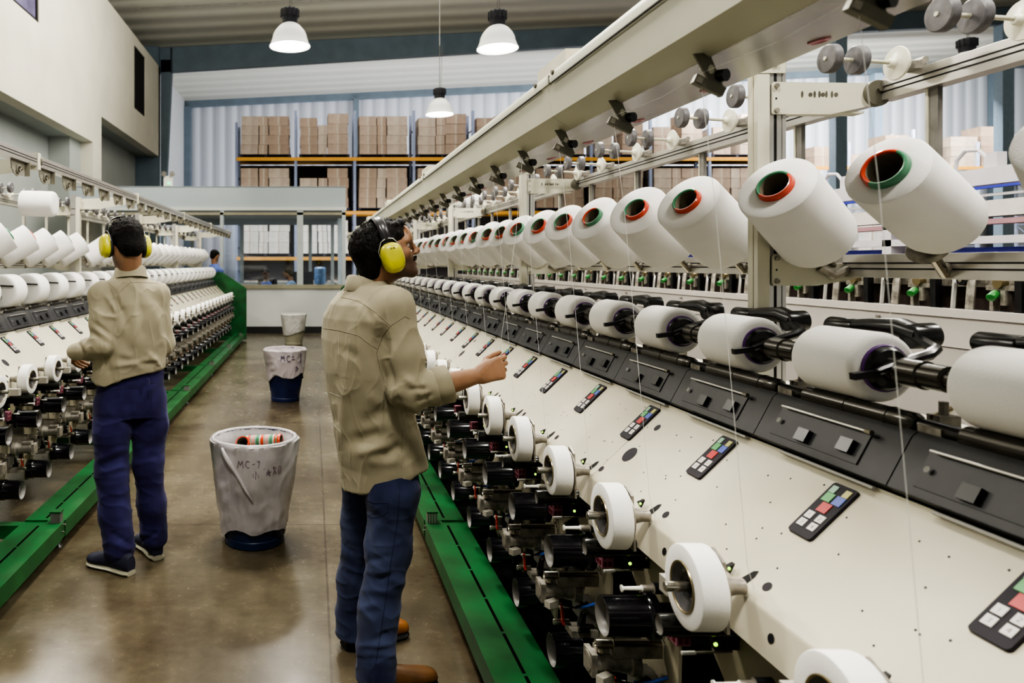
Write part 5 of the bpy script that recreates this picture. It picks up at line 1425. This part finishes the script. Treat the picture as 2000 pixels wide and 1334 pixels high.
    prof=[(0,.002),(.4,-.002),(.95,-.005),(1.02,0),(.9,.006),(.3,.012),(-.15,.019),(-.18,.016),(.3,.008),(.8,.001)]
    for (t,d) in prof:
        for i in range(n+1):
            an=-PI/2+(2*PI-.9)*(i/n-.5); p=Vector((-.905,3.64,1.432))+r*((.069+d)*math.cos(an))+f*((.069+d)*math.sin(an)); p.z+=.048*t-.016*math.sin(an); vs.append(p)
    m=len(prof); b.add(vs,[(j*(n+1)+i,j*(n+1)+i+1,((j+1)%m)*(n+1)+i+1,((j+1)%m)*(n+1)+i) for j in range(m) for i in range(n)],shirtm); b.obj('collar',so,ang=.9)
    J=Field((-1.20,3.30,.02),(-.62,4.0,1.02),(.0045,.0045,.0045))
    J.stack([(.74,-.912,3.675,.160,.118),(.80,-.912,3.675,.163,.124),(.88,-.910,3.67,.160,.12),(.965,-.908,3.67,.158,.118),(1.0,-.908,3.67,.156,.116)],yb,.03)
    J.chain([hipL+V3(0,0,-.1),V3(-.992,3.62,.68),knL,V3(-.968,3.59,.28),anL+V3(0,0,.02)],[.096,.090,.077,.074,.074],.03)
    J.chain([hipR+V3(0,0,-.1),V3(-.825,3.71,.68),knR,V3(-.818,3.725,.28),anR+V3(0,0,.02)],[.094,.088,.073,.068,.067],.03)
    J.app(lambda X,Y,Z:(Z-.042)+0*X+0*Y,(-1.3,3.2,0),(-.5,4.1,.06),.003,'s')
    V,Q=J.mesh()
    spec=[(205,815,245,820,6,-.004),(190,900,250,870,6,.006),(190,912,250,888,6,-.006),(195,925,248,908,6,.006),(262,905,305,900,6,.005),(262,890,300,870,6,-.004),(215,1040,250,1060,6,-.006),(215,1060,262,1075,6,.006),(268,1040,308,1050,6,.007),(270,1060,308,1040,5,-.006),(240,985,262,1010,8,.004),(205,800,240,838,10,.005),(250,780,262,840,8,-.005)]
    cr2=creases(spec,3.6)
    jm=np_mesh('indigo_trousers',V,Q,jeans2,disp=lambda P,N: cr2(P,N)*1.1+vnoise(P,(10,10,8),14)*.005+(1-np.abs(vnoise(P,(10,10,18),16)))**4*.004*np.clip((.9-P[:,2])*2,0,1),smooth=2)
    jo=link('indigo_trousers',jm,None); bj=bvh_of(jm)
    for pts in ([(214,762),(240,759),(272,757)],[(275,755),(283,750),(306,747)],[(297,762),(296,800)],[(205,800),(225,820),(250,826)]): project_line(bj,pts,r=.0013,m=denimseam,name='pocket_seam',parent=jo)
    b=MB(); p=at(286,748,3.50); b.cbox((p.x,p.y+.03,p.z),(.014,.01,.03),jeans2); b.obj('belt_loop',jo)
    cs=mat('cream_sole',(.42,.40,.30),.5); navyu=mat('navy_canvas',(.02,.022,.045),.7)
    shoe(None,Vector((-.87,3.52,0)),-1.02,L=.285,W=.10,sole=cs,upper=navyu,name='canvas_shoe',h=.085)
    shoe(None,Vector((-.78,3.70,0)),-.55,L=.285,W=.10,sole=cs,upper=navyu,name='canvas_shoe',h=.085)
    body.parent=root; body.matrix_parent_inverse=Matrix.Translation((-B[0],-B[1],0))
    for o in set(bpy.data.objects)-before-{body}:
        if o.parent is None and o is not root: o.parent=root; o.matrix_parent_inverse=Matrix.Translation((-B[0],-B[1],0))
    return root
def small_person(loc, yaw, label, seated, shirt, lean=0.2, skinm=skin):
    root=empty('person',loc,0,label,'person'); x,y=loc[0],loc[1]; z0=loc[2]
    hz=.56 if seated else .95; hgt=hz+.72
    f=Vector((math.sin(yaw),math.cos(yaw),0)); r=Vector((math.cos(yaw),-math.sin(yaw),0)); C=Vector((x,y,0))
    hd=C+f*lean*.75+Vector((0,0,hgt)); R=axes(yaw,-.25); O=np.array(hd)
    Fd=Field((x-.5,y-.5,0),(x+.5,y+.5,hgt+.2),(.011,.011,.011))
    T=head_prims(Fd,O,R,np.array(C+f*lean*.55+Vector((0,0,hgt-.18))))
    ch=C+f*lean*.5+Vector((0,0,hz+.40)); pv=C+Vector((0,0,hz+.02))
    Fd.cone(pv,ch,.10,.12,.04); 
    for s in (-1,1):
        sh=ch+r*s*.17; el=sh+f*.05-Vector((0,0,.26)); wr=el+f*.24+Vector((0,0,.04))-r*s*.05
        Fd.chain([sh,el,wr],[.045,.038,.026],.02); hand_prims(Fd,wr,f,Vector((0,0,1)),-r*s,[(.3,.3,.2)]*4)
        hp=pv+r*s*.09
        if seated: kn=hp+f*.42; an=kn-Vector((0,0,hz-.08))
        else: kn=hp-Vector((0,0,.43)); an=hp-Vector((0,0,.87))
        Fd.chain([hp,kn,an],[.08,.055,.04],.03); Fd.cone(an-Vector((0,0,.03)),an+f*.16-Vector((0,0,.04)),.035,.03,.02)
    V,Q=Fd.mesh(); b=link('body',np_mesh('body',V,Q,skin,cols=face_cols(O,R,.5)),root); b.matrix_parent_inverse=Matrix.Translation(-Vector(loc))
    S=Field((x-.5,y-.5,hz-.1),(x+.5,y+.5,hgt+.1),(.012,.012,.012))
    S.cone(pv,ch,.14,.155,.05,flat=(f,.8)); S.cone(ch,ch+Vector((0,0,.08)),.10,.07,.05)
    for s in (-1,1):
        sh=ch+r*s*.17; el=sh+f*.05-Vector((0,0,.26)); wr=el+f*.24+Vector((0,0,.04))-r*s*.05
        S.chain([sh,el,el*.3+wr*.7],[.065,.055,.045],.04)
    V,Q=S.mesh(); o=link('blue_shirt',np_mesh('blue_shirt',V,Q,shirt),root); o.matrix_parent_inverse=Matrix.Translation(-Vector(loc))
    h=hair(None,O,R,seed=4,h=.006,tuft=False); h.parent=root; h.matrix_parent_inverse=Matrix.Translation(-Vector(loc))
    return root
# ------------------------------------------------------------------ machines
S_=.4
R_ys=[1.43+S_*n for n in range(-3,33)]
mR=empty('winding_machine',(0,0,0),0,'long cream yarn winding machine on green base along the right of the aisle','winding machine','yarn winding machines')
R_posts=[-.255,2.145,4.545,6.945,9.345,11.745,14.1]
build_machine(mR,R_ys,-.4,14.55,R_posts,.588,[-.3,1.80,3.83,5.9,7.95,10.0,12.1,14.2],True,14.57,[-.20,2.205,4.605,7.005,9.405,11.805,14.5],'R')
YC2=16.19
mL=empty('winding_machine',(-.8,YC2,0),PI,'long cream yarn winding machine on green base along the left of the aisle','winding machine','yarn winding machines')
# machine coordinate y' = YC2 - Y ; heads at world Y = 4.36 + .4n
L_world=[4.36+S_*n for n in range(-5,25)]
L_ys=sorted(YC2-y for y in L_world)
L_posts=sorted(YC2-y for y in (4.2,6.6,9.0,11.4,13.8))
L_stubs=sorted(YC2-y for y in (2.0,3.83,5.8,7.8,9.75,11.75,13.65))
build_machine(mL,L_ys,YC2-14.25,YC2-1.9,L_posts,.50,L_stubs,False,YC2-14.25,sorted([YC2-y for y in (2.0,4.05,6.45,8.85,11.25,13.65,14.2)]),'L')
def Lw(x,y,z): return Vector((-.8-x,YC2-y,z))
# ------------------------------------------------------------------ yarn on the right hand machine
ax=(Vector((.718,.42,-.553))).normalized()
jit=[.0,-.035,.03,.01,.05,.03,.02,.045,.03,.0,.02,-.01]
gC='white cones on the pegs of the right machine'; gP='wound packages on the right machine'; gD='narrow white rolls on the right machine'
postname=lambda k:'before the nearest post' if k<0 else ''
i=0
for n in range(-2,32):
    y=1.61+S_*n+(jit[n] if 0<=n<12 else .02*math.sin(n*2.3))
    if y>14.1 or y<.7: continue
    r2=random.Random(n+50); a=Vector((ax.x+r2.uniform(-.03,.03),ax.y+r2.uniform(-.05,.05),ax.z+r2.uniform(-.03,.03))).normalized()
    if n<0: lab='white yarn cone on the right machine creel, %s nearer than the nearest post pair'%ordn(-n-1)
    elif n<2: lab=['big white yarn cone right of the nearest post, green and red ring, topmost right','big white yarn cone partly covering the nearest creel post from the right'][n]
    else: lab='white yarn cone, %s beyond the nearest creel post on the right machine'%ordn(n-2)
    if n==0: a=Vector((.82,.36,-.445)).normalized()
    if n==1: a=Vector((.735,.40,-.55)).normalized()
    place_cone(Vector((1.25+(.012 if n==0 else 0),y,1.706+.004*math.sin(n*3.1))),a,lab,gC,var=(0 if n==0 else 1) if n<2 else (n*2+1)%6,r=.086 if n<=0 else (.101 if n==1 else .112+.003*math.sin(n*2.2)))
    b=link('cone_peg',shared('peg',m_peg),mR,(0,y,0))
for n,y in enumerate(R_ys):
    k=n-3
    if y<.9: 
        pass
    w='at the keypad cut off by the right edge' if k==-1 else ('beside the nearest whole keypad' if k==0 else '%s beyond the nearest whole keypad'%ordn(k-1) if k>0 else 'nearest the camera, %s'%ordn(-k-2))
    place_package(Vector((1.139,y+.028,1.292)),0,'white yarn package on the right machine, '+w,gP)
    r=place_roll(Vector((.718,y-.01,.874)),-.03,'narrow white roll on the right machine, '+w,gD,s=1.0 if (k+3)%5 else .92)
# one cone lying on the far creel
place_cone(Vector((1.42,7.3,2.13)),(1,.05,0),'white yarn package lying flat on the right machine upper creel','packages lying on the creels',2,.11)
# ------------------------------------------------------------------ yarn on the left hand machine
gC2='white cones on the pegs of the left machine'; gP2='wound packages on the left machine'; gD2='narrow white rolls on the left machine'
axL=Vector((-.718,-.42,-.553)).normalized()
cn=0
for n,Y in enumerate(L_world):
    Yc=Y+.18
    if Y>3.0 and n!=11:
        a=Vector((axL.x+.03*math.sin(n*1.7),axL.y+.04*math.cos(n*2.1),axL.z)).normalized()
        place_cone(Vector((-2.05,Yc,1.695)),a,'white yarn cone on the left machine, %s from its near end'%ordn(cn),gC2,var=n%6,r=.104); cn+=1
    link('cone_peg',shared('peg',m_peg),mL,(0,YC2-Yc,0))
    place_package(Lw(1.139,YC2-Y+.028,1.327),PI,'white yarn package on the left machine, %s from its near end'%ordn(n),gP2,1.50)
    place_roll(Lw(.718,YC2-Y-.01,.874),PI-.03,'narrow white roll on the left machine, %s from its near end'%ordn(n),gD2,s=1.0)
place_cone(Vector((-2.29,5.78,1.977)),(1,.02,-.03),'white yarn package lying flat on the left machine upper creel','packages lying on the creels',1,.100)
place_cone(Vector((-2.02,8.62,1.64)),axL,'small half used cone in the gap of the left creel','white cones on the pegs of the left machine',3,.088,sc=.6)
# ------------------------------------------------------------------ threads
gT='yarn threads hanging from the overhead duct'
for k,y in enumerate(R_ys[2:26]):
    yy=y-.03
    if abs(yy-2.57)<.02: continue
    b=MB(); s0=.04*((k*7)%5-2)/2*.4
    b.tube([(.735,yy-.01,1.872),(.765,yy-.012,1.60),(.795,yy-.014,1.25),(.822,yy-.016,.93),(.835,yy-.016,.885)],.00055,yarnf,4)
    tag(b.obj('yarn_thread'),'thin white thread falling to the right machine panel, %s from the camera'%ordn(k),'thread',gT)
b=MB()
for k,y in enumerate(R_ys[1:24]):
    b2=MB(); b2.tube([(.748,y-.035,1.866),(.758,y+.16,1.861),(.748,y+.36,1.866)],.00045,yarnf,4)
    link('yarn_run',b2.mesh('yarn_run'),mR)
# ------------------------------------------------------------------ people
pr,tip=worker_right()
b=MB(); b.tube([(.735,2.56,1.872),(.71,2.555,1.60),tuple(tip)],.0006,yarnf,4); tag(b.obj('yarn_thread'),'thin white thread held between the fingers of the worker looking up','thread',gT)
worker_left()
bs=mat('office_blue_shirt',(.10,.15,.42),.7,var=.1); bs2=mat('office_grey_blue_shirt',(.17,.24,.33),.7,var=.1)
small_person((-1.02,16.45,.151),PI+.2,'seated person in a blue shirt facing out of the office window',True,bs,lean=.1)
small_person((-.36,16.75,.151),-1.0,'hunched person in grey blue shirt beside the office window mullion',True,bs2,lean=.3)
small_person((-2.05,15.2,0),.6,'person in a blue shirt and dark cap standing beyond the left machine end',False,bs,lean=.05)
# office chairs
for k,(x,y) in enumerate(((-1.02,16.5),(-.33,16.75))):
    e=empty('office_chair',(x,y,.151),0,['black office chair under the seated person in blue','black office chair under the hunched person'][k],'chair','office chairs behind the window')
    b=MB(); b.box((-.23,-.22,.42),(.23,.22,.48),blackp); b.obj('seat',e,bevel=.02)
    b=MB(); b.box((-.22,.2,.55),(.22,.25,1.0),blackp); b.obj('backrest',e)
    b=MB(); b.cyl((0,0,.06),(0,0,.42),.03,blackp,10); 
    for q in range(5): b.box((-.02,0,.03),(.02,.28,.06),blackp,Matrix.Rotation(q*1.257,4,'Z'))
    b.obj('base',e)
# ------------------------------------------------------------------ machines further right
m3=empty('twisting_machine',(0,0,0),0,'cream machine with green knobs and red cones behind the right winding machine','twisting machine')
pk=mat('pinkish_panel',(.56,.52,.48),.35,var=.04,scale=2)
Y0,Y1=.9,14.0
b=MB(); b.box((2.75,Y0,.5),(2.78,Y1,1.305),pk); b.box((2.742,Y0,1.27),(2.75,Y1,1.305),pk); b.box((2.745,Y0,1.14),(2.7502,Y1,1.142),midg)
for k in range(14):
    y=Y0+.75+k*.95
    for z in (1.245,): b.cyl((2.735,y,z),(2.75,y,z),.008,steelw,8)
    b.cyl((2.735,y,1.20),(2.75,y,1.20),.008,steelw,8)
b.obj('side_panel',m3)
b=MB(); b.box((2.9,Y0,1.30),(2.95,Y1,1.52),mat('shadow_brown',(.05,.03,.025),.7)); b.box((2.85,Y0,1.40),(2.90,Y1,1.475),steelw); b.obj('spindle_rail',m3)  # dark brown strip behind the rail has shade put into its colour
def m3_head():
    b=MB()
    b.tube([(2.80,-.03,1.30),(2.81,-.03,1.42),(2.83,-.01,1.47),(2.86,.02,1.48)],.016,steelw,6); b.tube([(2.80,.05,1.30),(2.81,.05,1.42),(2.83,.07,1.47),(2.86,.1,1.48)],.010,alu,6)
    b.cyl((2.79,.0,1.43),(2.83,.0,1.43),.024,blackp,14); b.cyl((2.785,.0,1.43),(2.79,.0,1.43),.010,steel,10)
    b.box((2.80,.14,1.30),(2.83,.17,1.50),blackp)
    b.cyl((2.80,.245,1.42),(2.83,.245,1.42),.022,bronze,14); b.cbox((2.815,.22,1.36),(.03,.02,.06),steelw); b.cbox((2.815,.27,1.34),(.03,.015,.07),steelw)
    b.cbox((2.83,.24,1.40),(.04,.13,.02),steelw)
    return b.mesh('yarn_guide')
def m3_knob():
    b=MB(); b.rcyl((2.765,.236,1.36),(2.80,.25,1.378),.017,mat('green_knob',(.04,.22,.05),.35),14,e=.004); return b.mesh('green_knob')
def m3_cone():
    b=MB(); b.lathe((0,0,0),(0,.94,.1),[(0,.03),(.0,.055),(.14,.080),(.145,.04)],mat('maroon_yarn',(.16,.05,.045),.8,var=.1),24)
    b.lathe((0,0,0),(0,-.94,-.1),[(0,.022),(.03,.02)],mat('glowing_red',(.7,.05,.06),.4,emit=(.7,.03,.04),estr=.15),16); return b.mesh('maroon_cone')  # red tube end given a weak glow though it is no lamp
for k in range(30):
    y=1.55+.4*k
    if y>13.8: break
    h=link('yarn_guide',shared('m3h',m3_head),m3,(0,y,0)); link('green_knob',shared('m3k',m3_knob),h)
    o=link('maroon_cone',shared('m3c',m3_cone),None,(3.0,y+.06,1.435)); tag(o,'dark red cone lying behind the green knobs, %s from the camera'%ordn(k),'yarn cone','dark red cones behind the creel')
m4=empty('creel_frame',(0,0,0),0,'light grey rails of a blurred machine frame with blue tubes at far right','creel frame')
lg=mat('light_grey_rail',(.52,.50,.52),.4,var=.03); bt=mat('blue_tube',(.04,.05,.40),.4)
def lr(x,z0,z1,y0,y1,m,nm='long_rail',w=.1):
    b=MB(); b.box((x,y0,z0),(x+w,y1,z1),m); b.obj(nm,m4)
lr(4,1.97,2.07,2.6,12.5,lg); lr(3.98,1.945,1.960,2.6,12.5,bt,'blue_tube',.03); lr(4,1.90,1.915,2.6,12.5,lg,w=.03); lr(4,1.78,1.875,2.6,12.5,mat('cream_rail',(.60,.55,.52),.4),w=.1)
lr(4,1.735,1.765,2.6,12.5,mat('dull_rose',(.35,.2,.22),.5)); lr(4,1.62,1.665,2.6,12.5,lg,w=.06); lr(4.1,1.53,1.60,2.6,12.5,bt,'blue_tube',.03); lr(4,1.49,1.52,2.6,12.5,lg,w=.05)
lr(4.3,1.44,1.60,2.6,12.5,mat('mauve_shadow',(.16,.13,.17),.6),w=.05)  # mauve strip stands in for shade behind the rails
for y in (3.3,5.1,6.9,8.7,10.5,12.3):
    b=MB(); b.box((4.0,y-.04,.0),(4.1,y+.04,2.0),lg); b.obj('upright',m4)
for k,y in enumerate((3.35,4.4,5.6)):
    b=MB(); b.tube([(4.05,y,2.05),(4.05,y,2.14),(4.05,y+.05,2.19),(4.05,y+.14,2.20),(4.05,y+.2,2.15),(4.05,y+.22,2.05)],.012,lg,8); b.box((4.02,y-.10,2.05),(4.08,y-.03,2.16),lg); b.obj('bent_hose',m4)
pu=mat('purple_yarn',(.26,.09,.42),.7,var=.1); 
for k in range(9):
    y=3.05+k*.9; b=MB(); b.lathe((4.12,y,1.685),(0,1,0),[(0,.02),(.0,.035),(.2,.055),(.2,.02)],pu if k%2==0 else yarn,20)
    tag(b.obj('yarn_cone'),'%s cone lying on the blurred far right frame, %s from the camera'%('purple' if k%2==0 else 'white',ordn(k)),'yarn cone','cones on the blurred far right frame')
# ------------------------------------------------------------------ light
def area(loc,size,power,col,rot=(0,0,0),sy=None):
    L=bpy.data.lights.new('light','AREA'); L.energy=power; L.size=size; L.color=col
    if sy: L.shape='RECTANGLE'; L.size_y=sy
    o=bpy.data.objects.new('light',L); COL.objects.link(o); o.location=loc; o.rotation_euler=rot
    return o
for (x,y) in ((-.3,5.0),(2.4,5.0),(-.3,.4),(2.4,.4),(5.2,2.5),(5.2,8),(-3.4,4.5),(-3.4,9)):  # unseen overhead lights added as fill
    area((x,y,4.6),.6,150,(1,.96,.88))
area((2,8,8.2),14,620,(1,.98,.92),sy=14)  # broad fill light added below the ceiling
area((6,30,.6),18,1500,(.88,.90,1),rot=(PI,0,0),sy=2)  # upward fill light added behind the racks
area((5,26.2,9.03),16,330,(.95,.95,1),rot=(.9,0,0),sy=1)  # added light tucked behind the rafter, aimed at the back wall
area((1,25.3,2.6),12,230,(.97,.98,1),rot=(PI/2,0,0),sy=2)  # light added behind the office to brighten the lower cartons
area((3,12,5.6),9,1600,(1,.98,.93),rot=(PI,0,0),sy=12)  # added uplight that brightens the ceiling, no fitting there
area((21,27,8.6),14,2600,(.95,.97,1),rot=(.8,0,0),sy=2)  # added light that brightens the right part of the back wall
area((-1.2,13,6.3),3,520,(1,.97,.9),rot=(0,PI/2,0),sy=9)  # extra light added to brighten the left wall
area((-1,16.35,2.69),3.2,60,(.95,.98,1),sy=.5)
area((0,8,.35),2,0.0,(1,1,1)) if False else None
w=bpy.data.worlds.new('World'); scn.world=w; w.use_nodes=True
w.node_tree.nodes['Background'].inputs[0].default_value=(.82,.84,.80,1); w.node_tree.nodes['Background'].inputs[1].default_value=.5
# ------------------------------------------------------------------ camera
cd=bpy.data.cameras.new('camera'); cam=bpy.data.objects.new('camera',cd); COL.objects.link(cam)
cam.location=(0,0,CH); cam.rotation_euler=(PI/2,0,0); cd.sensor_width=36; cd.lens=F/2000*36
cd.shift_x=(1000-CX)/2000; cd.shift_y=-(667-CY)/2000; cd.clip_start=.05; cd.clip_end=200
cd.dof.use_dof=True; cd.dof.focus_distance=2.55; cd.dof.aperture_fstop=4.5
scn.camera=cam
scn.view_settings.view_transform='AgX'
try: scn.view_settings.look='AgX - High Contrast'
except Exception: pass
scn.view_settings.exposure=-0.1
scn.cycles.max_bounces=5; scn.cycles.diffuse_bounces=3; scn.cycles.glossy_bounces=3; scn.cycles.transmission_bounces=4; scn.cycles.use_adaptive_sampling=True; scn.cycles.adaptive_threshold=.02; scn.cycles.caustics_reflective=False; scn.cycles.caustics_refractive=False; scn.cycles.sample_clamp_indirect=6; scn.cycles.use_denoising=True
